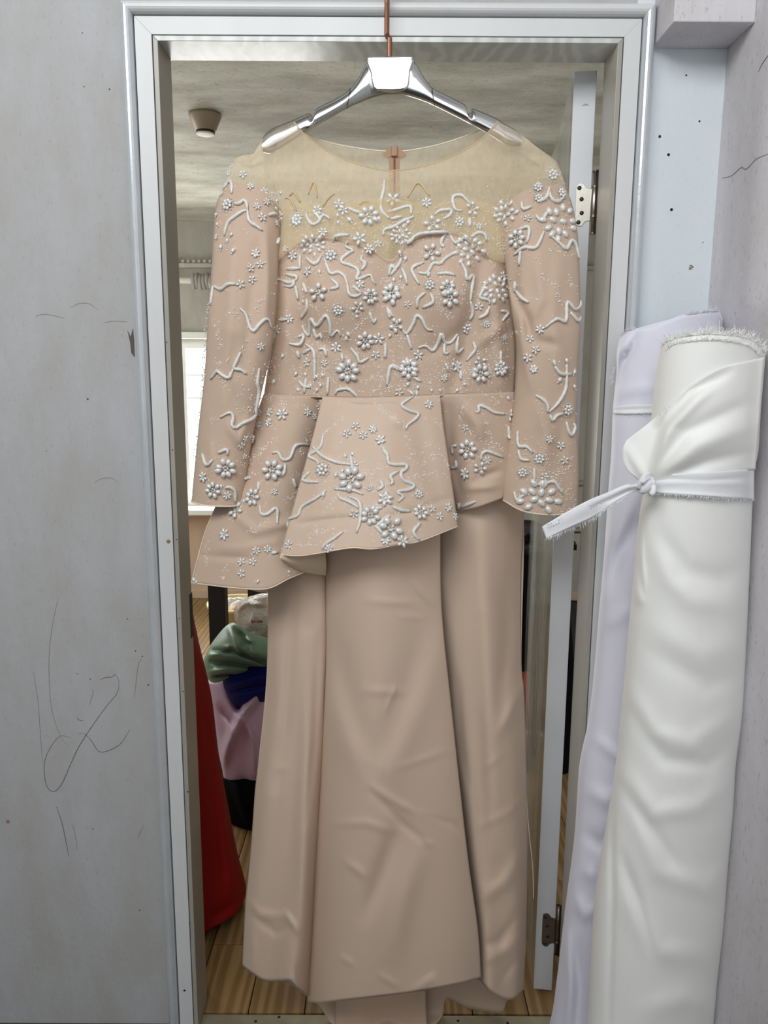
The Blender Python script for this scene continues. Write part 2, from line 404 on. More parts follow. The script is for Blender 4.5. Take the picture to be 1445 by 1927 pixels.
for x in (-1.66, -1.235, -.8): box('mullion', (x-.012, x+.012, YF+.035, YF+.065, WZ0+.04, WZ1-.04), 'whiteframe', win)
for z in (1.27, 1.41): box('glazing_bar', (WX0+.04, WX1-.04, YF+.045, YF+.055, z-.004, z+.004), 'whiteframe', win)
xs = [WX0+.04, -1.66, -1.235, -.8, WX1-.04]
for i in range(4): box('pane', (xs[i], xs[i+1], YF+.048, YF+.051, WZ0+.04, WZ1-.04), 'glass', win)

w2 = struct('w', MB().box(-2.3, -2.28, 1.5, 2.7, .8, .85).box(-2.3, -2.28, 1.5, 2.7, 1.85, 1.9).box(-2.3, -2.28, 1.5, 1.55, .85, 1.85).box(-2.3, -2.28, 2.65, 2.7, .85, 1.85).build('added_side_window', 'whiteframe'))  # unseen frame, added only to surround the side fill lamp
box('mullion', (-2.3, -2.285, 2.08, 2.12, .85, 1.85), 'whiteframe', w2)

# floor planks of the far room, each board on its own
fp = bpy.data.objects['floor']
pw, protos = .1255, {}
def plank(x0, y0, y1):
    k = round(y1-y0, 3)
    if k not in protos:
        b = MB().box(.0012, pw-.0012, .0012, k-.0012, -.012, 0)
        o = b.build('floor_plank', 'plank', fp, bevel=.001); protos[k] = o.data
    else:
        o = bpy.data.objects.new('floor_plank', protos[k]); COL.objects.link(o); o.parent = fp
        md = o.modifiers.new('b', 'BEVEL'); md.width = .001; md.segments = 2; md.limit_method = 'ANGLE'
    o.location = (x0, y0, 0)
for i in range(-17, 10):
    x0 = -.297 + i*pw
    off = {-1: .241, 0: .9, -2: 1.0}.get(i, [.5, 1.1, .75][i % 3])
    ys = [.03, off, off+1.2, off+2.4, 3.3]
    for a, b in zip(ys, ys[1:]):
        if a < 3.3: plank(x0, a, min(b, 3.3))

# door casing: swept profiles with mitred corners (d = distance outward from the clear opening)
def side(name, prof, which, m, parent=None, **k):
    v = []; n = len(prof)
    for d, y in prof:
        if which == 'l': v += [(XL-d, y, 0), (XL-d, y, ZT+d)]
        elif which == 'r': v += [(XR+d, y, 0), (XR+d, y, ZT+d)]
        else: v += [(XL-d, y, ZT+d), (XR+d, y, ZT+d)]
    f = [(2*i, 2*((i+1) % n), 2*((i+1) % n)+1, 2*i+1) for i in range(n)]
    f += [tuple(range(0, 2*n, 2)), tuple(range(1, 2*n, 2))[::-1]]
    return mesh(name, v, f, m, parent, **k)
jamb_p = [(0, -.0205), (.0085, -.0205), (.0085, .001), (.034, .001), (.034, .10), (.014, .10), (.014, .068), (.004, .068), (.004, .064), (0, .064)]
case_p = [(.0106, -.0195), (.0396, -.0195), (.0396, .0), (.0106, .0)]
bead_p = [(.0415, .0)]+[(.0415+.0105-.0105*math.cos(a), -.018-.0135*math.sin(a)) for a in np.linspace(0, math.pi, 10)]+[(.0627, 0)]
back_p = [(.0083, -.012), (.0625, -.012), (.0625, .0), (.0083, .0)]
trims = []
for i, w in enumerate('lrt'):
    t = side('trim_%d' % (i+1), case_p, w, 'alu', bevel=.0006); struct('t', t); trims.append(t)
    side('jamb', jamb_p, w, 'soffit' if w == 't' else 'jamb', t, bevel=.0008)
    side('bead_moulding', bead_p, w, 'bead' if w != 't' else 'alu', t)
    side('shadow_gap', back_p, w, 'gap', t)
# strike recess and screw heads in the left jamb
box('strike_plate', (XL-.0005, XL+.0012, .045, .064, P(368, 1200, .05).z, P(368, 1118, .05).z), 'blackwood', trims[0])
def dot(c, n, r, m, parent, name='screw_head', h=.0012):
    n = Vector(n).normalized(); q = n.to_track_quat('Z', 'Y').to_matrix().to_4x4(); q.translation = Vector(c)
    return MB().ell(q @ Matrix.Diagonal((r, r, h, 1)), 10, 4).build(name, m, parent, smooth=True)
C8 = lambda x, y: (x/3.2125, 500+y/3.2125)
C9 = lambda x, y: (x/3.4405, 1100+y/3.4405)
for u, v, r in [C8(1008, 463)+(.0011,), C8(1043, 1114)+(.0012,), C8(1068, 1655)+(.0012,), C9(1162, 220)+(.0012,), C9(1185, 693)+(.0013,), C9(1215, 1342)+(.0017,), (347, 1864, .0026), (357, 1737, .0013)]:
    dot(P(u, v, -.0205), (0, -1, 0), r, 'hole', trims[0])
dot(P(317, 1019, -.0195), (0, -1, 0), .004, 'stain', trims[0], 'paint_chip')
# threshold strip
th = struct('t', box('trim_threshold', (XL, XR, -.06, .022, 0, .004), 'thresh', bevel=.0015))
for u, v in [(481, 1922), (525, 1914), (862, 1921), (955, 1925)]:
    q = atz([u, v], .004); dot(q, (0, 0, 1), .0035, 'hole', th)
# hairlines, cracks, chips and holes in the walls
def hairline(pts, plane, m, parent, name='hairline', r=.0006):
    p = cr(pts, max(8, len(pts)*5))
    q = atx(p, plane[1]-.0003) if plane[0] == 'x' else at(p, np.full(len(p), plane[1]-.0003))
    k = len(q); rad = [r*(.45+.55*math.sin(math.pi*(i+.5)/k)) for i in range(k)]
    return MB().tube(q, rad, 5).build(name, m, parent)
for poly, m in [
    ([(745, 580), (765, 610), (770, 660), (750, 715), (680, 800), (560, 970), (500, 1070), (450, 1180), (400, 1290), (350, 1340), (305, 1310), (285, 1200), (300, 1110), (350, 1020), (395, 980), (455, 990)], 'mark'),
    ([(510, 970), (530, 960), (550, 970), (590, 1010), (640, 1080), (700, 1075), (780, 1030), (840, 940)], 'mark'),
    ([(365, 1440), (400, 1540), (430, 1680), (445, 1760)], 'mark'), ([(495, 865), (520, 880), (540, 880)], 'mark'),
    ([(650, 615), (690, 600), (720, 600), (745, 580)], 'mark'), ([(590, 680), (605, 690), (575, 790)], 'mark2'),
    ([(375, 90), (340, 260), (318, 450), (320, 660), (340, 830), (390, 980), (445, 1045)], 'mark2'),
    ([(470, 1550), (490, 1640), (500, 1720)], 'mark2'), ([(215, 560), (245, 750), (260, 950), (275, 1150)], 'mark2'),
    ([(920, 480), (895, 520), (880, 640), (870, 730)], 'mark2'), ([(890, 1640), (930, 1560)], 'mark2')]:
    hairline([C9(*q) for q in poly], ('y', 0), m, wl)
for poly in [[(215, 305), (260, 293), (320, 300), (390, 318)], [(430, 250), (480, 228), (540, 230), (590, 265)], [(625, 345), (690, 335), (770, 340)], [(570, 1310), (620, 1285), (680, 1285), (712, 1310)], [(735, 415), (742, 430)]]:
    hairline([C8(*q) for q in poly], ('y', 0), 'mark2', wl, 'crack', .0005)
C3 = lambda x, y: (1000+x/3.211, y/3.211)
hairline([C3(*q) for q in [(1150, 1075), (1200, 1065), (1235, 1040), (1270, 1010), (1300, 1020), (1360, 960), (1429, 930)]], ('x', XW), 'mark2', wr, 'crack', .0009)
hairline([C3(*q) for q in [(1370, 435), (1395, 385), (1440, 320)]], ('x', XW), 'mark', wr, 'crack', .0007)
for x, y, r in [(775, 825, .0026), (828, 935, .0028), (846, 1267, .0028), (1015, 733, .0019), (935, 455, .0016), (1035, 1465, .001)]:
    dot(P(*C3(x, y), 0), (0, -1, 0), r, 'hole', wb, 'screw_hole')
for k in range(9): dot(P(*C3(970+random.uniform(-18, 18), 1617+random.uniform(-16, 16)), 0), (0, -1, 0), random.uniform(.0008, .0022), 'stain', wb, 'rust_spot', .0003)
for u, v, r in [(155, 62, .0012), (158, 163, .0012), (206, 168, .0016), (165, 751, .002), (87, 849, .0012), (15, 1546, .004), (240, 1165, .0014), (255, 1225, .0016), (268, 1235, .0016), (279, 1289, .0018), (170, 1278, .0014), (145, 1268, .0012), (175, 1560, .0016), (263, 1713, .0018)]:
    dot(P(u, v, 0), (0, -1, 0), r, 'mark' if r < .003 else 'stain', wl, 'wall_mark', .0003)
ch = [P(u, v, -.001) for u, v in [(240, 622), (246, 634), (250, 618), (252, 640), (253, 672), (247, 664), (245, 645)]]
mesh('chipped_plaster', ch, [tuple(range(7))], 'mark', wl, solid=.001)

# ================================================================== far-room furnishings
det = empty('smoke_detector', (-.634, 1.416, ZC), 'round beige smoke detector with dark ring on the stained ceiling', 'smoke detector')
dc = (-.634, 1.416, ZC)
MB().lathe([(.0, 0), (.056, 0), (.057, -.008), (.055, -.012), (.036, -.055), (.034, -.056)], dc, 28).build('shell', 'detector', det, smooth=True)
MB().lathe([(.031, -.054), (.033, -.056), (.033, -.062), (.031, -.063)], dc, 28).build('grille_ring', 'blackwood', det, smooth=True)
MB().lathe([(.0, -.06), (.031, -.062), (.0315, -.066), (.027, -.068), (.0, -.069)], dc, 28).build('sensor_cap', 'paper', det, smooth=True)
rod = empty('curtain_rod', (-1.3, YF-.08, 1.955), 'white pipe rod with grey wrapped bundle above the far window', 'rod')
MB().tube([(-2.1, YF-.1, 1.955), (-.35, YF-.1, 1.955)], .018, 12).build('pipe', 'pipe', rod, smooth=True)
mb = MB()
for i in range(7): mb.tube([(-1.12+i*.02, YF-.1+.03*math.cos(a), 1.95+.034*math.sin(a)+.004*math.sin(i*2)) for a in np.linspace(0, 6.2, 12)], .014, 6)
mb.build('wrapping', 'wrap', rod, smooth=True)
for x in (-2.0, -.45): box('bracket', (x-.012, x+.012, YF-.1, YF, 1.93, 1.98), 'pipe', rod)

# black table in the far room: its legs stand behind the flounce
tb = empty('table', (-.3, 1.1, 0), 'black painted table with thick square legs in the back room', 'table')
for x0 in (-.605, -.468): box('leg', (x0, x0+.057, 1.09, 1.147, 0, .70), 'blackwood', tb, bevel=.002)
for x0 in (-.605, -.10): box('leg', (x0+.42, x0+.477, 1.59, 1.647, 0, .70), 'blackwood', tb, bevel=.002)
box('table_top', (-.60, .30, 1.06, 1.68, .70, .735), 'blackwood', tb, bevel=.003)

bk = empty('bucket', (-.70, 2.1, 0), 'pale yellow plastic bucket holding white paper scraps by the window wall', 'bucket')
bz = P(437, 1138, 2.1).z
MB().lathe([(0, 0), (.11, 0), (.14, bz), (.148, bz), (.148, bz+.012), (.135, bz+.012), (.105, .01), (0, .01)], (-.70, 2.1, 0), 28).build('body', 'bucket', bk, smooth=True)
mb = MB()
for k in range(9):
    a = random.uniform(0, 6.28); r = random.uniform(0, .085)
    mb.ell(Matrix.Translation((-.70+r*math.cos(a), 2.1+r*math.sin(a), bz+.005)) @ Matrix.Rotation(random.random()*3, 4, 'X') @ Matrix.Diagonal((.05, .04, .02, 1)), 7, 5)
mb.build('paper_scraps', 'paper', bk)['kind'] = 'stuff'
MB().ell(Matrix.Translation((-.67, 2.0, bz+.012)) @ Matrix.Diagonal((.04, .03, .015, 1)), 8, 5).build('orange_scrap', 'orange', bk)

def single(o, label, cat, group=None): return tag(o, label, cat, group)
# heap of garments on the floor behind the doorway, bottom to top
single(puff('cloth_sack', ([(412, 1464), (455, 1462), (540, 1464)], [(432, 1572), (470, 1580), (550, 1570)], [(412, 1464), (418, 1510), (432, 1572)], [(540, 1464), (556, 1510), (550, 1570)]),
            .80, .10, .14, 'black', qt=.4, ps=.5, clamp=True, creases=[([(440, 1470), (470, 1560)], .02, 8)]), 'black cloth sack on the floor under the lilac bundle', 'sack')
single(puff('lilac_bundle', ([(391, 1285), (430, 1278), (480, 1285), (545, 1280)], [(424, 1475), (440, 1480), (460, 1470), (480, 1476), (500, 1462), (548, 1455)], [(391, 1285), (398, 1340), (410, 1410), (424, 1475)], [(545, 1280), (560, 1360), (548, 1455)]),
            .80, .12, .12, 'lilac', qt=.4, ps=.5, nu=60, nv=70, creases=[([(432, 1300), (447, 1330), (455, 1345)], -0.0510, 7), ([(412, 1460), (430, 1400), (455, 1345), (480, 1318)], 0.0595, 9), ([(455, 1345), (475, 1390), (480, 1450)], 0.0340, 8), ([(470, 1330), (492, 1295)], 0.0510, 7), ([(415, 1330), (440, 1360)], -0.0340, 7), ([(425, 1350), (440, 1390)], 0.0255, 6)]), 'lilac chiffon cloth bundle heaped on the black sack', 'cloth')
single(puff('blue_cloth', ([(418, 1262), (450, 1255), (540, 1240)], [(440, 1322), (455, 1335), (540, 1310)], [(418, 1262), (422, 1295), (440, 1322)], [(540, 1240), (552, 1270), (540, 1310)]),
            .75, .11, .10, 'blue', qt=.45, ps=.5, creases=[([(430, 1290), (500, 1272)], 0.0204, 6), ([(430, 1305), (500, 1290)], -0.0204, 5)]), 'royal blue cloth tucked between the green satin and lilac bundle', 'cloth')
single(puff('green_cloth', ([(383, 1240), (402, 1205), (436, 1172), (470, 1190), (520, 1205), (545, 1212)], [(390, 1278), (405, 1285), (440, 1275), (490, 1262), (548, 1255)], [(383, 1240), (382, 1258), (390, 1278)], [(545, 1212), (552, 1232), (548, 1255)]),
            .74, .13, .10, 'green', qt=.45, ps=.5, nu=70, nv=60, creases=[([(402, 1226), (440, 1224), (480, 1240), (510, 1252)], -0.0765, 5), ([(385, 1235), (430, 1222), (470, 1232)], 0.0340, 6), ([(432, 1182), (446, 1215), (449, 1228)], 0.0595, 5), ([(440, 1182), (458, 1200), (466, 1212)], -0.0510, 6), ([(460, 1200), (474, 1208)], 0.0510, 4), ([(470, 1212), (475, 1240)], 0.0425, 6), ([(400, 1245), (450, 1250), (500, 1262)], -0.0595, 6), ([(395, 1265), (430, 1258), (460, 1262)], 0.0340, 5), ([(403, 1272), (440, 1268)], -0.0425, 4)]), 'crumpled sage green satin cloth on top of the garment heap', 'cloth')
bagt = empty('plastic_bag', P(480, 1210, .85), 'cloudy plastic bag with faint red print on the garment heap', 'bag')
bag = puff('bag_body', ([(470, 1122), (500, 1116), (540, 1125)], [(452, 1190), (472, 1212), (540, 1215)], [(470, 1122), (446, 1136), (440, 1160), (452, 1190)], [(540, 1125), (558, 1165), (540, 1215)]),
           .90, .09, .09, 'bag', bagt, qt=.4, ps=.5, creases=[([(470, 1130), (455, 1140), (448, 1150)], .03, 4), ([(462, 1136), (495, 1138)], .03, 4), ([(486, 1186), (455, 1200)], -.035, 6), ([(478, 1150), (470, 1180)], .015, 6), ([(445, 1150), (450, 1185)], .015, 4)])
bg_bvh = bvh(bag)
puff('bag_contents', ([(468, 1150), (510, 1146), (540, 1150)], [(455, 1195), (475, 1208), (540, 1210)], [(468, 1150), (452, 1170), (455, 1195)], [(540, 1150), (552, 1180), (540, 1210)]), .90, .06, .06, 'paper', bagt, qt=.4, ps=.5, nu=20, nv=20)
def glyph(chars, u0, v0, w, h, step):
    segs = {'G': [(1, .1, .3, 0), (.3, 0, 0, .4), (0, .4, .3, 1), (.3, 1, 1, .8), (1, .8, 1, .5), (1, .5, .6, .5)], 'R': [(0, 0, 0, 1), (0, 0, .9, .1), (.9, .1, .8, .5), (.8, .5, 0, .5), (.3, .5, 1, 1)],
            'A': [(0, 1, .5, 0), (.5, 0, 1, 1), (.2, .6, .8, .6)], 'N': [(0, 1, 0, 0), (0, 0, 1, 1), (1, 1, 1, 0)], 'D': [(0, 0, 0, 1), (0, 0, .8, .2), (.8, .2, .8, .8), (.8, .8, 0, 1)], 'B': [(0, 0, 0, 1), (0, 0, .8, .2), (.8, .2, 0, .5), (0, .5, .9, .75), (.9, .75, 0, 1)], 'E': [(0, 0, 0, 1), (0, 0, .9, 0), (0, .5, .7, .5), (0, 1, .9, 1)]}
    mb = MB()
    for i, c in enumerate(chars):
        for x0, y0, x1, y1 in segs[c]:
            a = cast(bg_bvh, u0+i*step+x0*w, v0+y0*h); b = cast(bg_bvh, u0+i*step+x1*w, v0+y1*h)
            if a and b: mb.tube([a[0]+a[1]*.002, b[0]+b[1]*.002], .0011, 4)
    if mb.v: mb.build('printed_lettering', 'redprint', bagt)
glyph('BEAND', 474, 1167.5, 2.6, 3.4, 4.4)

# red satin gown standing behind the left jamb
rg = puff('red_gown', ([(270, 1130), (330, 1125), (360, 1140)], [(290, 1735), (360, 1760), (400, 1745), (440, 1722), (458, 1700)], [(270, 1130), (250, 1400), (275, 1600), (290, 1735)],
          [(360, 1140), (376, 1215), (398, 1310), (412, 1420), (430, 1520), (447, 1605), (463, 1668), (458, 1700)]), lambda g, s, t: .36+0*s, .12, .12, 'red', nu=60, nv=70, ps=.6, clamp=True,
          creases=[([(376, 1260), (400, 1450), (420, 1640)], -.02, 10), ([(385, 1300), (405, 1480), (440, 1690)], .012, 10), ([(395, 1730), (440, 1700), (460, 1680)], -.015, 8)])
single(rg, 'red satin gown hanging to the floor behind the left door jamb', 'gown')

# dark things seen between gown and door leaf
bc = empty('garment_rack', (.56, 1.42, 0), 'metal garment rack with dark uprights in the back room', 'rack')
for x in (.44, .86): MB().tube([(x, 1.42, 0), (x, 1.42, 1.02)], .012, 10).build('post', 'darksteel', bc, smooth=True)
MB().tube([(.40, 1.42, .83), (.90, 1.42, .83)], .013, 10).build('cross_bar', 'steel', bc, smooth=True)
MB().tube([(.40, 1.42, 1.01), (.90, 1.42, 1.01)], .013, 10).build('top_bar', 'steel', bc, smooth=True)
for x in (.44, .86): MB().tube([(x, 1.25, .015), (x, 1.6, .015)], .014, 8).build('foot', 'darksteel', bc, smooth=True)
hk = [(.476+.02*math.cos(a), 1.40, .875+.02*math.sin(a)) for a in np.linspace(-.3, 3.6, 12)]
MB().tube(hk, .003, 6).build('hook', 'blackwood', bc)
cb = empty('black_coat', (.56, 1.0, .05), 'long black coat hanging from the garment rack', 'coat')
puff('coat_body', ([(960, 1045), (1000, 1040), (1060, 1050)], [(955, 1480), (1010, 1490), (1075, 1480)], [(960, 1045), (950, 1250), (955, 1480)], [(1060, 1050), (1080, 1250), (1075, 1480)]), 1.12, .05, .04, 'black', cb, ps=.5, creases=[([(985, 1060), (990, 1470)], .02, 8)])
puff('coat_collar', ([(965, 985), (990, 978), (1040, 985)], [(958, 1052), (1000, 1060), (1055, 1052)], [(965, 985), (960, 1020), (958, 1052)], [(1040, 985), (1050, 1020), (1055, 1052)]), 1.12, .05, .04, 'blackwood', cb, ps=.5, qt=.3, creases=[([(970, 1000), (990, 1040)], .03, 7), ([(985, 1020), (1000, 1010)], -.03, 6)])
rc = puff('red_cloth', ([(975, 1268), (1000, 1262), (1050, 1270)], [(970, 1420), (1010, 1425), (1055, 1415)], [(975, 1268), (968, 1340), (970, 1420)], [(1050, 1270), (1060, 1340), (1055, 1415)]), 1.0, .04, .03, 'red', qt=.3, creases=[([(983, 1275), (992, 1330)], .012, 5)])
single(rc, 'small red cloth hanging in front of the black coat', 'cloth')

# ================================================================== the open door leaf
A = math.radians(7.8)
dv = Vector((math.sin(A), math.cos(A), 0)); tv = Vector((-math.cos(A), math.sin(A), 0))
pv = Vector((.3935, .088, 0)); DW, DT, DZ = .78, .0415, 1.968
door = empty('door_1', (pv.x, pv.y, 0), 'white edged door leaf swung open into the back room', 'door'); door['kind'] = 'structure'
def dbox(name, a0, a1, t0, t1, z0, z1, m, parent=None, **k):
    v = [pv+dv*a+tv*t+Vector((0, 0, z)) for a in (a0, a1) for t in (t0, t1) for z in (z0, z1)]
    return mesh(name, v, [(0, 1, 3, 2), (4, 6, 7, 5), (0, 4, 5, 1), (2, 3, 7, 6), (0, 2, 6, 4), (1, 5, 7, 3)], m, parent or door, **k)
leaf = dbox('door_leaf', .004, DW, 0, DT-.001, .01, DZ, 'doorface', bevel=.002)
dbox('hinge_stile', -.0005, .0045, 0, DT, .01, DZ, 'dooredge', bevel=.001)
# glossy protective film hanging off the leaf face
g, s, t = np.meshgrid(np.linspace(.03, .78, 40), [0], [0]), None, None
va = []
nz, na = 60, 36
for i in range(nz):
    for j in range(na):
        a = .012+.76*j/(na-1); z = .06+1.88*i/(nz-1)
        h = .004+.004*math.sin(a*16+z*3)+.005*max(0, math.sin(z*5.1+a*9))*max(0, math.sin(a*11))+.014*math.exp(-((a-.35-.1*z)/.05)**2)*abs(math.sin(z*2.1))
        va.append(pv+dv*a+tv*(DT+h)+Vector((0, 0, z)))
mesh('protective_film', va, gfaces(na, nz), 'film', door, smooth=True)
def hinge(v0, v1, dark):
    z0, z1 = P(1105, v1, .085).z, P(1105, v0, .085).z
    if dark: z0, z1 = P(1040, v1, .085).z, P(1040, v0, .085).z
    m = 'darksteel' if dark else 'steel'
    hp = z1-z0
    h = MB(); cx = pv+Vector((.0055, -.004, 0))
    hg = MB().tube([cx+Vector((0, 0, z0)), cx+Vector((0, 0, z1))], .0062, 12).build('hinge', m, door, smooth=True)
    for a in (0, .27, .29, .74, .76, 1): MB().tube([cx+Vector((0, 0, z0+hp*a-.001)), cx+Vector((0, 0, z0+hp*a+.001))], .0068, 12).build('knuckle_ring', m, hg, smooth=True)
    prof = [(-.002, .22), (.009, .2), (.015, .13), (.022, .13), (.0275, .17), (.0285, .25), (.0285, .70), (.0275, .79), (.022, .82), (.015, .81), (.009, .74), (-.002, .72)]
    v = []
    for d in (-.0022, 0):
        v += [pv+tv*a+dv*d+Vector((0, 0, z0+hp*b)) for a, b in prof]
    n = len(prof)
    f = [tuple(range(n)), tuple(range(n, 2*n))]+[(i, (i+1) % n, n+(i+1) % n, n+i) for i in range(n)]
    mesh('hinge_plate', v, f, m, hg, bevel=.0005)
    for a, b in ((.0215, .19), (.016, .34), (.0175, .56), (.0225, .74)):
        dot(pv+tv*a-dv*.0022+Vector((0, 0, z0+hp*b)), -dv, .0042, 'screw', hg, 'screw', .0018)
hinge(322, 440, False); hinge(1705, 1795, True)
smear = [pv+tv*(.012+.004*i)-dv*.0008+Vector((0, 0, P(1105, 197, .085).z+[0, .002, .002, .0][i])) for i in range(4)]
MB().tube(smear, [.0005, .0016, .0016, .0006], 6, flat=.3).build('paint_smear', 'jamb', door)
dbox('latch_stub', .05, .09, -.012, 0, P(1075, 1032, .1).z-.012, P(1075, 1032, .1).z, 'blackwood')

# ================================================================== hanger and hook
HY = -.066
hk = empty('clothes_hanger', P(735, 185, HY), 'polished chrome clothes hanger carrying the beaded gown', 'hanger')
C7 = lambda x, y: (540+x/3.6125, 60+y/3.6125)
arm_top_l = [C7(*q) for q in [(560, 180), (545, 205), (520, 245), (480, 320), (430, 385), (380, 425), (300, 470), (200, 520), (192, 552), (176, 578), (160, 560), (145, 552), (60, 590)]]+[(530, 234), (513, 241), (497, 254), (493, 286), (497, 289), (515, 287)]
bot = [(572, 252)]+[C7(*q) for q in [(250, 610), (400, 525), (480, 488), (560, 455), (640, 432), (720, 426), (790, 432), (860, 450), (940, 478), (1000, 505), (1180, 595), (1360, 692)]]+[(955, 275)]
arm_top_r = [(975, 278), (981, 274), (980, 262), (968, 248), (948, 232)]+[C7(*q) for q in [(1420, 585), (1265, 522), (1255, 545), (1238, 555), (1222, 540), (1215, 500), (1150, 462), (1000, 388), (960, 350), (920, 290), (890, 240), (865, 205), (850, 180)]]
outline = arm_top_l+bot+arm_top_r
def extrude(name, px, y0, y1, m, parent, bevel):
    n = len(px); v = [P(u, w, y0) for u, w in px]
    v += [Vector((q.x, y1, q.z)) for q in v]
    f = [tuple(range(n)), tuple(range(2*n-1, n-1, -1))]+[(i, (i+1) % n, n+(i+1) % n, n+i) for i in range(n)]
    o = mesh(name, v, f, m, parent); md = o.modifiers.new('b', 'BEVEL'); md.width = bevel; md.segments = 4; md.limit_method = 'ANGLE'; md.angle_limit = .9
    o.data.polygons.foreach_set('use_smooth', [True]*len(o.data.polygons)); o.modifiers.new('w', 'WEIGHTED_NORMAL')
    return o
tl = arm_top_l[:14]; tip_l = arm_top_l[14:]; tr_ = arm_top_r[5:]; tip_r = arm_top_r[:5]
puff('hanger_body', ([(493, 262), (493, 275), (496, 288)], [(981, 255), (982, 266), (979, 277)],
     [(493, 262), (500, 251), (513, 241), (530, 234)]+tl[::-1][1:]+[C7(700, 168)]+tr_[::-1]+[(948, 232), (968, 243), (981, 255)],
     [(496, 288), (515, 287)]+bot+[(979, 277)]), HY, .0135, .0135, 'chrome', hk, 22, 260, ps=.38)
cov = [C7(*q) for q in [(545, 166), (853, 160), (857, 205), (838, 262), (832, 340), (822, 375), (795, 393), (720, 398), (610, 396), (588, 380), (576, 340), (566, 272), (546, 215)]]
extrude('cover_plate', cov, HY-.0165, HY+.0165, 'chrome2', hk, .003)
for a, b in (((430, 385), (408, 522)), ((985, 385), (1002, 505))):
    MB().tube([P(*C7(*a), HY-.0132), P(*C7(*b), HY-.0132)], .0007, 6).build('joint_line', 'gap', hk)
zt = P(728, 0, -.05).z
def strip(pts, name, parent, w=.0042): return MB().tube(pts, w, 8, flat=.35).build(name, 'copper', parent, smooth=False)
strip([P(733, 112, HY), P(733, 90, HY), P(733, 71, HY)], 'stem', hk)
strip([P(733, 73, HY), P(729.5, 70, HY+.004), P(728, 64, HY+.008)], 'stem_link', hk)
sh = empty('wall_hook', (P(728, 0, -.05).x, -.05, zt), 'brown metal strip hook over the door frame holding the hanger', 'hook')
x0 = P(728, 40, -.056).x
strip([Vector((x0, HY+.008, P(728, 68, HY+.008).z)), Vector((x0, -.052, 2.02)), Vector((x0, -.048, 2.10)), Vector((x0, -.04, 2.125)), Vector((x0, -.025, 2.135)), Vector((x0, -.01, 2.125)), Vector((x0, .0, 2.11))], 'hook_strip', sh)
MB().tube([(x0, -.03, 2.122), (x0, .002, 2.122)], .004, 8).build('nail', 'darksteel', sh)

# ================================================================== the gown
dress = empty('evening_gown', (P(735, 1870, -.1).x, -.09, .03), 'peach satin evening gown with silver beaded bodice, sheer yoke and flounced peplum', 'gown')
FRONT = []
def reg(o): FRONT.append((o, bvh(o))); return o
pi = math.pi
# --- skirt
def y_center(g, s, t): return -.115-.035*np.sin(pi*s)**.7-.05*t*np.sin(pi*np.clip(s*.9+.08, 0, 1))+.05*np.exp(-s/.05)*t+.009*np.sin(s*9+t*3)*t
def y_right(g, s, t): return -.085-.05*np.sin(pi*np.clip(s, 0, 1))*(.4+.6*t)+.045*t*np.exp(-s/.18)+.06*s**3+.014*np.sin(s*8-t*3.)*t
def y_left(g, s, t): return -.06-.075*np.sin(pi*(s*.8))*(.45+.55*t)+.05*t*np.exp(-(1-s)/.07)+.013*np.sin(s*10+t*4)*t
patch('skirt_panel', ([(600, 752), (700, 752), (828, 752)], [(577, 1885), (600, 1888), (625, 1885), (770, 1868), (860, 1852), (905, 1840)],
      [(600, 752), (612, 950), (613, 1080), (613, 1250), (606, 1400), (600, 1500), (590, 1640), (577, 1885)],
      [(828, 752), (828, 900), (828, 1000), (831, 1150), (849, 1330), (865, 1480), (881, 1620), (899, 1750), (905, 1840)]), y_center, 'satin', dress, 110, 190,
      [([(640, 1080), (625, 1200), (660, 1330), (705, 1460), (725, 1500)], -0.0060, 24), ([(600, 1260), (660, 1400), (715, 1480)], 0.0070, 30),
       ([(800, 1180), (770, 1290), (735, 1390), (712, 1440)], -0.0070, 30), ([(830, 1200), (790, 1320), (750, 1410), (720, 1470)], 0.0060, 26),
       ([(690, 1130), (780, 1135)], 0.0025, 6), ([(745, 1160), (800, 1163)], 0.0019, 5), ([(775, 1095), (812, 1135)], 0.0031, 6),
       ([(680, 1300), (760, 1302)], 0.0025, 8), ([(700, 1480), (730, 1500), (780, 1530), (830, 1545)], 0.0037, 7), ([(700, 1492), (760, 1552), (800, 1585)], -0.0037, 8),
       ([(785, 1540), (800, 1585), (815, 1590)], 0.0031, 5), ([(760, 1525), (850, 1550), (865, 1562)], -0.0031, 5), ([(625, 1550), (690, 1548), (740, 1565)], 0.0025, 7),
       ([(745, 1560), (720, 1640), (690, 1720)], -0.0100, 18), ([(790, 1600), (760, 1690), (740, 1790)], 0.0080, 22), ([(650, 1620), (690, 1650)], 0.0031, 8),
       ([(780, 1862), (815, 1840), (822, 1862)], 0.0037, 7), ([(715, 1835), (750, 1855)], 0.0025, 6), ([(725, 1340), (745, 1290)], 0.0025, 5), ([(745, 1445), (850, 1410)], 0.0019, 6), ([(640, 1800), (665, 1815)], 0.0025, 6)])
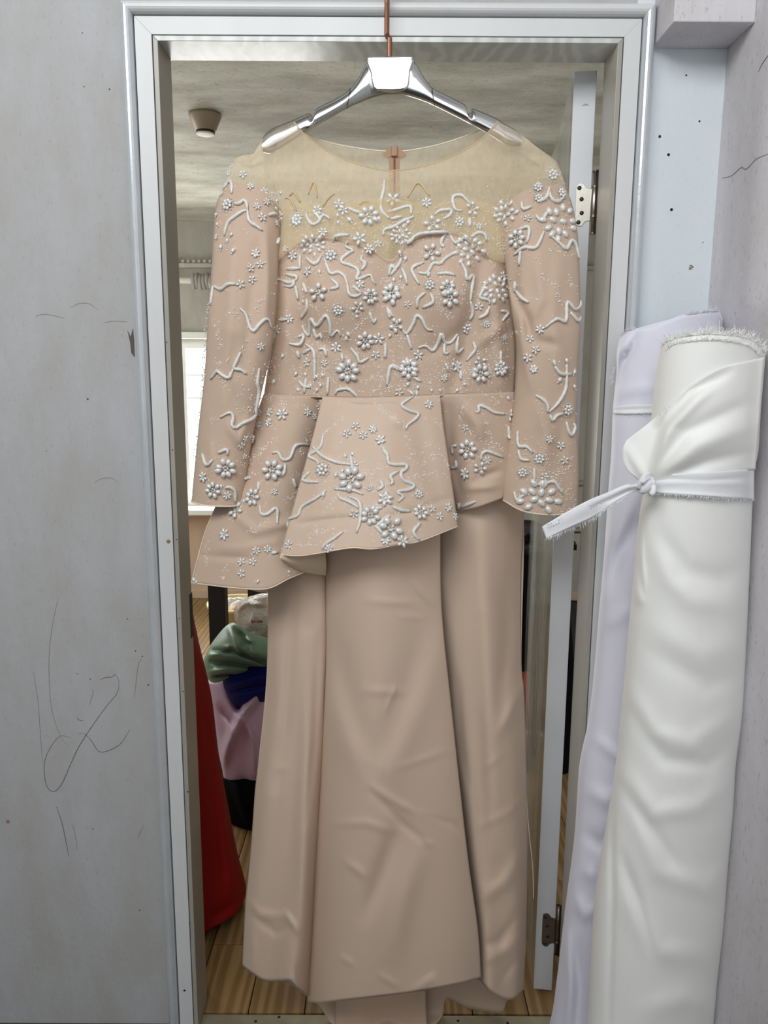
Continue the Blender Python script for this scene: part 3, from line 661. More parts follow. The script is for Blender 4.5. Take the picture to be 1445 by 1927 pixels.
patch('skirt_panel', ([(826, 752), (900, 750), (965, 748)], [(895, 1838), (920, 1862), (945, 1878), (966, 1880), (985, 1862)],
      [(826, 752), (826, 1000), (828, 1150), (845, 1330), (860, 1480), (876, 1620), (892, 1750), (895, 1838)],
      [(965, 748), (978, 900), (985, 965), (979, 1100), (981, 1250), (986, 1310), (991, 1480), (992, 1600), (990, 1750), (985, 1862)]), y_right, 'satin', dress, 70, 170,
      [([(860, 1280), (868, 1400), (880, 1480)], -0.0062, 9), ([(905, 1000), (915, 1200), (925, 1400), (935, 1600)], 0.0100, 18), ([(950, 1100), (955, 1200), (940, 1330)], -0.0090, 14),
       ([(985, 1280), (960, 1340), (940, 1380)], 0.0080, 10), ([(905, 1450), (945, 1420)], 0.0025, 5), ([(900, 1555), (955, 1530), (985, 1500)], 0.0031, 6), ([(905, 1150), (935, 1160)], 0.0019, 5),
       ([(910, 1780), (940, 1770), (975, 1720)], -0.0050, 9), ([(910, 1810), (950, 1790), (980, 1760)], 0.0050, 9), ([(940, 1850), (960, 1820), (980, 1800)], -0.0037, 8), ([(910, 1690), (950, 1660), (985, 1600)], 0.0070, 12), ([(900, 1350), (905, 1500), (910, 1650)], -0.0060, 12)])
patch('skirt_panel', ([(505, 752), (560, 752), (608, 752)], [(456, 1818), (478, 1834), (500, 1846), (545, 1845), (560, 1858), (590, 1880)],
      [(505, 752), (507, 950), (505, 1080), (503, 1250), (496, 1350), (486, 1440), (480, 1490), (472, 1600), (462, 1700), (456, 1818)],
      [(608, 752), (622, 1080), (620, 1250), (614, 1400), (608, 1500), (602, 1640), (590, 1880)]), y_left, 'satin', dress, 60, 170,
      [([(555, 1120), (545, 1250), (535, 1380), (515, 1480)], -0.0100, 12), ([(575, 1200), (575, 1400), (570, 1600), (575, 1800)], 0.0100, 14), ([(600, 1200), (592, 1400), (575, 1550)], -0.0056, 9),
       ([(520, 1150), (515, 1300)], 0.0070, 12), ([(465, 1690), (490, 1720), (540, 1725), (560, 1750)], 0.0037, 7), ([(470, 1720), (520, 1755), (545, 1745)], -0.0037, 7), ([(535, 1715), (562, 1755)], 0.0037, 5), ([(478, 1760), (480, 1830)], 0.0031, 6), ([(515, 1445), (545, 1445)], 0.0019, 5), ([(555, 1820), (565, 1850)], -0.0037, 6)])
patch('skirt_back', ([(505, 752), (735, 752), (965, 748)], [(458, 1812), (500, 1838), (545, 1852), (600, 1893), (632, 1930), (730, 1945), (800, 1938), (831, 1915), (840, 1880), (880, 1897), (940, 1906), (955, 1882), (984, 1858)],
      [(505, 752), (507, 950), (503, 1250), (486, 1440), (472, 1600), (458, 1812)], [(965, 748), (985, 965), (981, 1250), (991, 1480), (992, 1600), (984, 1858)]),
      lambda g, s, t: -.058+.040*s+.07*np.sin(pi*s)**.6*(.5+.5*t)+.008*np.sin(s*16), 'satin', dress, 110, 120, clamp=True)
g, s, t = coons([(632, 1845), (700, 1845), (800, 1840)], [(640, 2010), (720, 2030), (815, 2010)], [(632, 1845), (630, 1930), (640, 2010)], [(800, 1840), (803, 1930), (815, 2010)], 40, 40)
p = floorclamp(at(g, -.015-.01*np.sin(s*8)), g, .008); p[..., 2] += .010*np.sin(s*7+t*1.5)**2+.006*np.exp(-((s-.8)/.08)**2)
mesh('train', p.reshape(-1, 3), gfaces(40, 40), 'satin', dress, smooth=True, solid=.0012)
MB().tube([Vector(q) for q in at(cr([(989, 1470), (994, 1550), (1002, 1630), (1004, 1690)], 20), -.03)], .0006, 5).build('loose_thread', 'trimcord', dress)
# --- bodice: satin shell under the beaded tulle
SW = [(522, 487), (545, 466), (565, 452), (600, 443), (650, 450), (695, 466), (735, 488), (762, 460), (795, 440), (850, 434), (895, 462), (925, 482), (952, 492)]
WAIST = [(497, 742), (600, 747), (690, 749), (828, 744), (968, 738)]
def y_bod(g, s, t):
    u, v = g[..., 0], g[..., 1]
    cup = .026*np.exp(-((u-625)/75)**2-((v-560)/75)**2)+.026*np.exp(-((u-845)/75)**2-((v-555)/75)**2)
    return -.075-.045*np.sin(pi*np.clip(s, 0, 1))**.6-cup
bod = reg(patch('bodice', (SW, WAIST, [(522, 487), (520, 560), (510, 650), (497, 742)], [(952, 492), (962, 560), (970, 650), (968, 738)]), y_bod, 'satin2', dress, 120, 80,
      [([(570, 480), (568, 560), (575, 640), (560, 740)], -.010, 12), ([(905, 480), (890, 570), (875, 650), (850, 740)], -.012, 14), ([(735, 490), (700, 620), (690, 745)], -.004, 20),
       ([(560, 600), (600, 640), (650, 660)], -.006, 14), ([(880, 610), (850, 640), (800, 665)], -.006, 14), ([(930, 500), (935, 600), (945, 720)], .008, 12), ([(900, 650), (960, 600)], .006, 10), ([(535, 540), (540, 640), (525, 730)], .007, 10)]))
patch('bodice_back', ([(522, 500), (735, 515), (952, 500)], WAIST, [(522, 500), (515, 620), (497, 742)], [(952, 500), (968, 620), (968, 738)]), lambda g, s, t: -.062+.025*np.sin(pi*s)**.6, 'satin2', dress, 40, 30)
MB().tube([Vector(q) for q in at(cr(WAIST, 60), -.0775-.045*np.sin(pi*np.linspace(0, 1, 60))**.6)], .0013, 6).build('waist_seam', 'satin', dress, smooth=True)
# --- yoke
NECK = [(553, 229), (578, 258), (620, 287), (680, 311), (735, 321), (800, 312), (860, 290), (905, 262), (937, 229)]
YL = [(553, 229), (518, 280), (512, 330), (524, 380), (529, 430), (523, 492)]; YR = [(937, 229), (962, 285), (965, 330), (956, 380), (949, 430), (952, 496)]
SWB = [(u, v+4) for u, v in SW]
def y_yoke(g, s, t): return -.088-.034*np.sin(pi*np.clip(s, 0, 1))**.6*t**.5-.006*t
yk = reg(patch('yoke', (NECK, SWB, YL, YR), y_yoke, 'tulle', dress, 100, 60, [([(640, 320), (630, 440)], .003, 14), ([(820, 330), (840, 430)], .003, 14)], solid=0))
patch('yoke_lining', ([(524, 392), (560, 378), (610, 385), (680, 378), (735, 372), (800, 385), (870, 372), (949, 392)], SWB, [(524, 392), (529, 430), (523, 491)], [(949, 392), (949, 430), (952, 496)]),
      lambda g, s, t: -.084-.034*np.sin(pi*np.clip(s, 0, 1))**.6, 'tulle2', dress, 60, 20, solid=0)
BNECK = [(553, 231), (590, 258), (650, 275), (735, 285), (800, 278), (865, 260), (937, 231)]
patch('back_yoke', (BNECK, [(523, 505), (735, 520), (952, 505)], YL[:-1]+[(523, 505)], YR[:-1]+[(952, 505)]), lambda g, s, t: -.045+.012*np.sin(pi*s), 'tulle', dress, 50, 40, solid=0)
for nm, line, yy in (('neck_binding', NECK, None), ('neck_binding', BNECK, -.045)):
    q = cr(line, 70); ss = np.linspace(0, 1, 70)
    y = -.0885+0*ss if yy is None else yy+.012*np.sin(pi*ss)
    MB().tube([Vector(c) for c in at(q, y)], .0011, 6).build(nm, 'tan' if yy is None else 'trimcord', dress, smooth=True)
# zip on the back
zp = [P(742, v, -.035) for v in np.linspace(282, 505, 14)]
def strip_mesh(c, w): 
    v = []
    for q in c: v += [q+Vector((-w, 0, 0)), q+Vector((w, 0, 0))]
    return v, [(2*i, 2*i+1, 2*i+3, 2*i+2) for i in range(len(c)-1)]
z = mesh('zip_tape', *strip_mesh(zp, .0095), 'zip', dress, solid=.001)
MB().tube([q+Vector((0, -.0015, 0)) for q in zp], .0016, 6).build('zip_teeth', 'zipd', z)
MB().box(zp[0].x-.0055, zp[0].x+.0055, -.041, -.036, zp[0].z-.012, zp[0].z+.006).build('zip_pull', 'zip', z, bevel=.002)
for sx in (-1, 1): mesh('zip_end', [zp[0]+Vector((sx*.004, -.001, -.01)), zp[0]+Vector((sx*.008, -.001, .004)), zp[0]+Vector((sx*.021, -.001, -.008)), zp[0]+Vector((sx*.012, -.001, -.014))], [(0, 1, 2, 3)], 'zip', z, solid=.001)
# --- sheer shoulders and sleeves
reg(patch('shoulder_net', ([(553, 229), (520, 243), (493, 263), (487, 284), (468, 291), (450, 294), (436, 308)], [(528, 400), (500, 364), (455, 347), (428, 342)], [(553, 229), (518, 280), (512, 330), (528, 400)], [(436, 308), (430, 325), (428, 342)]),
      lambda g, s, t: -.088-.012*np.sin(pi*s)-.004*t, 'tulle', dress, 40, 30, [([(500, 300), (470, 310), (450, 300)], .006, 6), ([(490, 275), (500, 330)], .005, 6)], solid=0))
patch('shoulder_net', ([(553, 231), (520, 245), (493, 265), (487, 286), (450, 296), (437, 310)], [(528, 400), (500, 364), (455, 347), (429, 342)], [(553, 231), (518, 280), (512, 330), (528, 400)], [(437, 310), (431, 325), (429, 342)]),
      lambda g, s, t: -.05+.004*np.sin(pi*s)-.02*s, 'tulle', dress, 30, 20, solid=0)
reg(patch('shoulder_net', ([(937, 229), (962, 241), (985, 256), (1010, 277), (1030, 290), (1046, 303), (1054, 318)], [(950, 390), (975, 366), (1010, 352), (1064, 347)], [(937, 229), (962, 285), (965, 330), (950, 390)], [(1054, 318), (1058, 332), (1064, 347)]),
      lambda g, s, t: -.088-.012*np.sin(pi*s)-.004*t, 'tulle', dress, 40, 30, [([(985, 290), (1020, 310)], .005, 6)], solid=0))
patch('shoulder_net', ([(937, 231), (962, 243), (985, 258), (1030, 292), (1053, 320)], [(950, 390), (975, 366), (1010, 352), (1063, 347)], [(937, 231), (962, 285), (965, 330), (950, 390)], [(1053, 320), (1058, 332), (1063, 347)]),
      lambda g, s, t: -.05+.004*np.sin(pi*s)-.02*s, 'tulle', dress, 30, 20, solid=0)
SLL = ([(428, 341), (455, 346), (500, 363), (529, 396)], [(360, 944), (385, 951), (430, 953), (459, 950)],
       [(428, 341), (408, 380), (402, 430), (398, 500), (391, 600), (385, 700), (375, 790), (366, 880), (360, 944)],
       [(529, 396), (527, 430), (524, 480), (521, 560), (516, 620), (506, 680), (492, 740), (480, 800), (468, 870), (459, 950)])
SLR = ([(949, 388), (975, 366), (1010, 351), (1064, 346)], [(944, 940), (985, 962), (1040, 969), (1086, 962)],
       [(949, 388), (946, 450), (953, 520), (963, 590), (972, 660), (968, 740), (957, 820), (946, 890), (944, 940)],
       [(1064, 346), (1078, 390), (1087, 440), (1091, 520), (1092, 620), (1087, 700), (1085, 790), (1089, 880), (1086, 962)])
ysl = lambda g, s, t: -.082-.034*np.minimum(1, t*2.2)
reg(puff('sleeve', SLL, ysl, .036, .024, 'satin2', dress, 50, 110, [([(440, 420), (432, 600), (425, 760)], .006, 14), ([(480, 470), (470, 600), (460, 700)], -.006, 12), ([(500, 430), (505, 520), (500, 620)], .006, 9), ([(440, 640), (430, 720), (450, 800)], -.005, 12), ([(430, 800), (450, 830), (470, 780)], .006, 9), ([(395, 830), (400, 900)], .004, 8)], ps=.5, solid=.0))
reg(puff('sleeve', SLR, ysl, .036, .024, 'satin2', dress, 50, 110, [([(975, 480), (965, 540), (990, 600), (1000, 640)], -.011, 9), ([(1010, 470), (1020, 560), (1000, 600)], .007, 14), ([(1050, 500), (1040, 600), (1055, 700)], .006, 14), ([(985, 560), (980, 640), (1000, 730)], .007, 10), ([(1005, 640), (1050, 650)], -.006, 9), ([(1010, 760), (1030, 820), (1020, 900)], .005, 12), ([(1060, 780), (1050, 860), (1070, 920)], -.005, 12)], ps=.5))
for c, sd in ((SLL[1], 0), (SLR[1], 1)):
    q = cr(c, 40); ss = np.linspace(0, 1, 40)
    MB().tube([Vector(k) for k in at(q, -.116-.0365*np.sin(pi*ss)**.5)], .0011, 6).build('cuff_piping', 'trimcord', dress, smooth=True)
# --- peplum flounces
PL = ([(497, 742), (550, 745), (608, 747)], [(360, 1097), (395, 1101), (430, 1105), (500, 1108), (545, 1088), (585, 1072), (600, 1065)],
      [(497, 742), (475, 800), (440, 880), (412, 940), (385, 1005), (360, 1097)], [(608, 747), (600, 800), (590, 860), (585, 940), (600, 1065)])
def y_pl(g, s, t): return -.085-.03*np.sin(pi*s*.9)-.075*t*np.sin(pi*np.clip(.15+s*.7, 0, 1))+.018*np.exp(-(1-s)/.15)*t
reg(patch('peplum_panel', PL, y_pl, 'satin2', dress, 70, 80, [([(430, 960), (480, 1000), (540, 985), (580, 960)], .005, 9), ([(375, 1045), (440, 1050), (480, 1052)], -.005, 5), ([(470, 870), (440, 960)], -.006, 14), ([(520, 780), (500, 900), (500, 1000)], .006, 20), ([(410, 1030), (450, 1032), (520, 1020)], .003, 6)]))
PC = ([(607, 747), (700, 749), (828, 744)], [(527, 1043), (560, 1046), (600, 1041), (660, 1031), (700, 1033), (745, 1026), (790, 1018), (862, 990)],
      [(607, 747), (594, 800), (578, 860), (557, 935), (527, 1043)], [(828, 744), (834, 800), (846, 880), (862, 990)])
def y_pc(g, s, t): return -.124-.022*np.sin(pi*np.clip(s*.95+.03, 0, 1))-.09*t*np.sin(pi*np.clip(.25+s*.55, 0, 1))+.02*np.exp(-(1-s)/.1)*t
reg(patch('peplum_panel', PC, y_pc, 'satin', dress, 90, 80, [([(640, 780), (610, 880), (590, 960)], .006, 22), ([(780, 770), (800, 860), (830, 950)], -.006, 18), ([(720, 780), (730, 900), (740, 1010)], .005, 30), ([(560, 985), (620, 978), (680, 972)], -.004, 5), ([(735, 790), (760, 800)], .004, 10), ([(700, 980), (780, 960), (850, 935)], -.003, 6)]))
PR = ([(826, 744), (890, 742), (968, 738)], [(858, 966), (875, 960), (900, 954), (945, 938)], [(826, 744), (832, 800), (845, 885), (858, 966)], [(968, 738), (966, 800), (955, 880), (945, 938)])
reg(patch('peplum_panel', PR, lambda g, s, t: -.112-.02*np.sin(pi*s)+.02*t*np.exp(-s/.3)-.012*t*s, 'satin2', dress, 50, 60,
      [([(845, 770), (850, 850), (870, 940)], -.008, 9), ([(870, 760), (900, 800), (905, 830)], .010, 14), ([(885, 850), (880, 930)], .006, 12), ([(900, 900), (940, 885)], -.006, 8), ([(880, 920), (935, 915)], .005, 7)]))
patch('peplum_fold', ([(529, 1042), (560, 1044), (612, 1036)], [(534, 1058), (560, 1072), (585, 1080), (613, 1084)], [(529, 1042), (527, 1050), (534, 1058)], [(612, 1036), (614, 1060), (613, 1084)]),
      lambda g, s, t: -.192+.06*s+.012*t-.012*np.sin(pi*t), 'lining', dress, 30, 16)
patch('peplum_back', ([(497, 744), (600, 748), (735, 748)], [(362, 1094), (430, 1103), (470, 1110), (502, 1114), (560, 1090), (612, 1084)], [(497, 744), (460, 860), (362, 1094)], [(735, 748), (680, 900), (612, 1084)]), lambda g, s, t: -.05+.02*np.sin(pi*s), 'lining', dress, 50, 40)
for b, yf in ((PL, y_pl), (PC, y_pc)):
    q = cr(b[1], 90); ss = np.linspace(0, 1, 90)
    MB().tube([Vector(k) for k in at(q, yf(q[None], ss[None], np.ones((1, 90)))[0])], .0012, 6).build('hem_piping', 'trimcord', dress, smooth=True)
q = cr(PL[2], 60); MB().tube([Vector(k) for k in at(q, y_pl(q[None], np.zeros((1, 60)), np.linspace(0, 1, 60)[None])[0])], .0011, 6).build('edge_piping', 'trimcord', dress, smooth=True)

# ================================================================== beadwork
KS = dict(S=(380, 290, 7.225), T=(540, 300, 6.0208), A=(350, 380, 3.6125), B=(720, 300, 3.6125), C=(340, 740, 3.6125), D=(700, 680, 3.4405))
def cv(k, x, y): o = KS[k]; return (o[0]+x/o[2], o[1]+y/o[2])
CORDS = dict(
S=[[(300,480),(340,420),(385,370),(410,400),(410,540)],[(440,670),(500,680),(580,630),(610,680),(620,760)],[(620,760),(540,790),(440,860),(370,920),(335,1000),(310,1110)],[(620,760),(630,860),(660,930),(740,980),(820,1040)],[(900,830),(960,810),(1010,815)],[(1040,1140),(1010,1220)]],
T=[[(1105,230),(1095,350),(1065,470),(1070,580),(1120,640),(1165,675)],[(1130,600),(1250,570),(1360,535),(1405,545),(1405,630)],[(1170,680),(1300,650)],[(1090,870),(1100,800),(1200,770),(1320,700),(1440,650)],[(215,610),(240,680),(290,740),(360,710),(400,640),(450,645),(490,680)],[(300,610),(350,640),(370,690)],[(690,550),(770,590),(840,610)],[(520,940),(540,880),(620,860),(710,860)],
 [(690,930),(665,990),(750,1030),(690,1070),(620,1130),(620,1170),(710,1200),(790,1240),(810,1290),(780,1360),(860,1340),(940,1310),(970,1380),(1000,1415)],[(850,1100),(835,1140),(890,1180),(840,1260)],[(220,1110),(320,1190),(395,1090)],[(425,1120),(460,1220),(500,1300),(580,1280),(650,1330),(690,1440)],[(1300,1110),(1270,1190),(1220,1240),(1185,1190),(1150,1320)],[(1300,1230),(1340,1320),(1360,1420)],[(150,1080),(145,1250)],[(0,1240),(140,1235)],[(10,1300),(110,1330)],[(1360,960),(1440,890)]],
A=[[(680,490),(755,510),(740,540)],[(630,520),(700,550),(740,540),(720,575),(670,570)],[(745,570),(760,665)],[(800,550),(825,620)],[(825,660),(825,730),(780,790)],[(1095,560),(1110,630),(1160,640),(1190,620)],[(985,520),(1035,575),(975,595)],[(1130,570),(1190,620)],[(190,570),(240,595),(290,560),(340,560)],[(190,570),(180,640),(172,700)],[(365,725),(400,760),(430,840),(460,880),(500,830),(550,795),(575,855)],[(370,1020),(345,1080),(325,1130),(370,1140),(410,1170)],[(325,1130),(290,1195),(240,1170),(215,1150),(170,1205)],
 [(785,840),(840,910),(850,790),(890,840),(950,770),(980,830),(985,910),(1030,870),(1050,910)],[(760,920),(800,900),(780,960),(750,970),(700,960)],[(870,860),(890,920),(915,895),(925,935)],[(815,965),(860,1000),(875,1050),(875,1210)],[(795,1030),(850,1000)],[(900,1005),(940,1000),(955,1050)],[(1060,1030),(1065,1085)],[(1120,990),(1165,1050),(1180,1090),(1240,1060)],[(1355,960),(1355,1060)],[(755,1010),(765,1060)],[(770,1215),(800,1250),(850,1260)],[(820,1200),(805,1300)],[(970,1190),(960,1310)],[(1015,1310),(1030,1280),(1100,1270),(1140,1300),(1170,1330)],[(495,1130),(480,1230),(490,1290),(465,1440)],[(610,890),(580,990),(550,1070),(510,1180)],[(1370,720),(1405,780)],[(1440,1120),(1390,1120),(1365,1250)],[(1245,750),(1275,820),(1290,790)],[(640,800),(680,800)],[(1390,500),(1440,440)]],
B=[[(350,380),(390,350),(465,345),(450,385),(410,405)],[(545,345),(510,350),(485,330),(475,260),(530,245),(575,285),(600,310)],[(590,400),(590,460)],[(170,570),(210,530),(270,505),(430,495),(460,520)],[(430,500),(395,560),(405,600)],[(460,520),(490,570),(540,540),(580,530)],[(600,530),(640,500),(690,510),(705,560)],[(280,700),(200,740),(225,810),(250,850)],[(240,770),(300,775),(340,710),(390,710),(430,670),(495,635)],[(530,700),(560,760),(570,820),(610,785),(600,880),(590,965)],[(305,800),(320,770)],[(370,780),(440,775),(490,790)],[(290,905),(240,950),(235,1010)],[(325,910),(345,965),(310,990),(270,1005)],[(700,830),(680,890),(660,940),(720,955),(725,985)],[(590,960),(610,1040),(585,1090)],[(650,1080),(700,1050),(725,1000)],[(800,1030),(850,1040),(810,1100)],[(130,1140),(160,1185),(210,1110),(230,1060),(265,1080),(300,1150),(340,1160)],[(165,1190),(195,1290)],
 [(240,1280),(290,1265),(340,1300),(375,1240),(400,1180),(420,1240),(460,1245),(505,1185)],[(420,1240),(420,1320),(450,1310)],[(510,1200),(500,1310),(545,1280)],[(570,1370),(630,1290),(615,1240)],[(800,1300),(800,1380)],[(50,1080),(30,1000)],[(20,1270),(15,1350)],[(40,1440),(60,1400),(120,1420)],[(1130,190),(1110,260),(1050,290)],[(1130,215),(1140,260),(1180,290),(1230,260)],[(945,290),(955,340),(1010,320)],[(1040,380),(1075,420),(1110,370),(1140,350)],[(920,480),(990,460),(990,530),(975,570)],[(1095,490),(1060,570),(1030,605),(960,600),(890,650)],[(940,620),(930,720)],[(1140,520),(1200,570),(1245,610),(1280,550),(1310,590),(1330,680)],[(910,890),(950,940),(995,975)],[(1105,1145),(1180,1085),(1240,1100),(1250,970),(1300,1020),(1335,1000),(1340,960)],[(1270,1040),(1325,1100),(1338,1070)],[(905,830),(900,900)]],
C=[[(270,165),(300,145),(340,130),(355,170),(345,215),(370,235),(430,200),(500,155),(510,80)],[(150,410),(180,490),(220,450)],[(255,405),(315,380),(315,420)],[(300,645),(330,635),(365,665),(365,740)],[(620,410),(660,400),(690,450),(740,440),(775,360),(830,345),(885,360)],[(895,360),(970,430),(1060,470),(1160,485)],[(970,280),(960,350),(930,390),(870,425),(930,460),(940,485)],[(1155,420),(1165,485),(1170,550)],[(880,535),(830,585),(860,600),(940,605)],[(990,660),(930,710),(830,770),(800,830),(735,860),(720,915)],[(760,580),(780,640)],[(535,600),(530,660)],[(540,760),(550,820),(590,820),(650,780),(655,890)],[(710,480),(700,540),(670,570)],[(430,580),(480,575)],[(1045,650),(1130,655),(1190,665),(1240,690)],[(1080,680),(1080,710),(1150,740),(1210,780)],[(1140,700),(1215,740),(1220,860),(1195,950)],[(1105,940),(1040,990),(980,1030),(965,1065)],[(1365,360),(1400,410),(1410,470),(1440,485)],[(1355,600),(1375,630),(1340,660)],[(1310,780),(1370,780)],[(1320,900),(1350,930),(1370,955)],[(1350,890),(1400,850),(1420,825)],[(615,1085),(660,1080)]],
D=[[(95,155),(110,60),(125,30),(180,60)],[(265,100),(315,130)],[(240,190),(270,220)],[(290,225),(290,190)],[(270,222),(200,270),(190,290),(240,320),(300,340),(270,380),(230,410),(215,440)],[(60,540),(80,590),(105,620),(105,660),(150,670),(220,670),(215,700),(185,720),(200,770),(270,800),(240,830),(160,845),(200,875),(165,910)],[(170,710),(115,745),(135,780),(115,800)],[(50,770),(70,805),(35,835)],[(520,765),(460,770),(425,790),(450,820),(435,870),(360,910),(355,950)],[(20,1065),(40,1060),(80,1020),(105,995)],[(40,1070),(60,1110)],[(130,940),(180,960),(250,970)],[(310,1045),(265,1105),(305,1160)],[(565,955),(568,915)],[(580,945),(670,905)],[(665,325),(690,330),(690,285),(740,300),(790,330),(860,340)],[(880,420),(885,480),(900,500)],[(525,600),(525,550),(550,545)],[(512,690),(550,680),(545,640)],[(705,640),(710,600),(740,580),(800,600),(845,620)],[(945,450),(950,545),(1000,550),(1040,590)],[(950,570),(965,630),(1020,640)],[(1050,690),(1050,780)],[(1070,800),(1120,775),(1120,800),(1080,825)],[(1120,790),(1170,775),(1200,810),(1230,855)],[(920,840),(940,900),(970,870),(1005,860)],[(1255,20),(1255,110),(1245,190),(1200,270),(1140,330)],[(1180,30),(1220,80),(1290,80)],[(1060,220),(1110,250),(1135,290),(1135,330)],[(1150,345),(1165,385),(1190,350),(1235,335)],[(1255,390),(1265,440),(1285,480),(1310,430),(1300,400)],[(655,40),(660,110)],[(480,20),(490,60)],[(575,60),(575,120)]])
TAN = dict(T=[[(-20,440),(40,450),(110,590)],[(30,420),(80,370),(150,490)],[(240,400),(300,250),(345,440)],[(820,520),(870,480),(930,490)],[(400,540),(470,440),(540,390)]], B=[[(170,260),(240,160),(320,250)]])
STAR = dict(
S=[(370,260,45),(560,280,60),(660,440,50),(850,510,55),(750,710,50),(880,650,50),(820,860,60),(1070,850,70),(1010,940,40),(730,1350,60),(1140,1290,45),(200,1130,40)],
T=[(1200,460,85),(590,510,60),(345,580,60),(410,825,55),(825,900,80),(1030,960,45),(240,1270,60),(640,580,60),(930,1020,60),(830,1410,50),(65,1090,60)],
A=[(470,350,28),(505,425,28),(440,450,28),(450,530,28),(370,560,30),(505,985,28),(700,795,32),(625,870,32),(1185,560,30),(1310,930,40),(1290,1040,32),(1020,990,38),(825,1090,32),(940,1095,25),(570,1135,25)],
B=[(300,295,35),(170,985,25),(655,455,25),(985,400,25),(655,1000,30),(815,790,30),(1070,1155,32),(1000,1220,30),(1040,1295,30),(985,1350,32),(1025,1425,28),(505,1405,35),(240,1330,35)],
C=[(535,135,28),(605,130,32),(690,145,45),(600,200,32),(535,215,28),(485,310,28),(410,355,28),(435,310,26),(430,430,22),(860,130,30),(940,90,28),(910,160,22),(1130,275,32),(1190,225,32),(1240,285,32),(1305,245,30),(1360,315,35),(155,570,38),(315,695,30),(300,960,45),(515,1070,30),(590,1060,28),(415,1145,32),(490,1145,30),(415,1225,32),(635,670,25),(735,1030,32),(1010,1055,32),(1395,1000,32),(1180,820,35),(1180,490,30)],
D=[(175,200,30),(365,280,30),(50,510,32),(10,445,25),(85,890,50),(85,1160,30),(195,1165,42),(435,1005,30),(490,945,32),(385,955,28),(535,1005,25),(605,430,25),(605,725,40),(745,640,28),(905,350,42),(1045,50,28),(1145,505,28),(1220,545,30),(1245,640,30),(1115,745,30),(465,110,25),(550,40,35)])
ROSE = dict(S=[(350,690,105),(270,540,50),(1290,890,95)], T=[(115,690,90),(500,1090,90)], A=[(1035,735,45)],
B=[(520,425,45),(320,855,45),(570,1150,50),(705,1120,35),(1155,105,50),(1055,190,40),(1060,265,40),(825,1215,28),(1215,230,45)],
C=[(965,520,60),(1285,645,28),(1395,715,45)], D=[(300,860,38),(1085,630,45),(975,720,42),(1265,315,48),(840,50,45)])
BURST = dict(A=[(905,615,62),(1250,640,50),(1165,715,40),(1400,610,55),(1215,940,58),(1100,1150,75),(1430,840,48)],
B=[(330,640,60),(610,340,45),(340,440,55),(60,920,65),(440,870,50),(455,940,62),(910,540,58),(660,1380,42),(170,1400,48),(800,1420,50)],
C=[(305,510,65),(225,660,55),(620,520,70),(495,710,60),(1160,590,85),(1290,830,62),(380,800,58)], D=[(235,50,62),(620,570,62),(315,980,48),(700,690,42),(120,1080,75),(700,80,60)], T=[(930,640,110)])
CLUSTER = dict(B=[(830,370,95),(1190,430,125),(590,620,105),(775,880,95)], T=[(290,960,140),(1290,860,120)], D=[(1080,890,140)])
TEAR = dict(S=[(950,540,35),(1075,535,40),(1010,640,45),(1000,745,45),(200,830,45),(220,960,50),(405,1100,45),(350,1180,45),(265,1270,60),(425,1320,60),(400,180,32)],
T=[(1370,720,50),(1280,1060,50),(1340,1130,50),(1040,680,50),(960,730,40),(580,720,40),(575,640,40),(710,690,60),(370,1280,50),(1210,1370,45),(1290,1340,45)],
A=[(745,1170,26),(815,1175,26),(765,1280,26),(850,1250,26),(890,1190,26),(930,1180,26),(915,1250,26),(890,1280,26),(1160,780,26),(1105,900,32),(1090,930,26),(660,1050,30),(600,1225,34),(800,600,22),(800,680,22),(1385,910,26),(905,475,26)],
B=[(410,590,24),(75,1150,26),(95,1110,24),(430,1400,26),(1165,1380,28),(1245,1370,30),(150,1440,26),(620,1440,22)],
C=[(275,635,22),(1120,430,26),(1170,415,26),(1100,530,26),(1055,560,26),(435,735,28),(970,690,36),(95,1270,26),(110,1285,24),(525,1280,24),(735,1215,24)],
D=[(230,150,26),(295,170,26),(440,190,20),(385,190,22),(880,240,26),(755,100,28),(685,135,28),(600,150,24),(550,190,24),(1180,15,26),(1305,70,26),(1305,165,26),(1210,120,30),(520,20,24)])
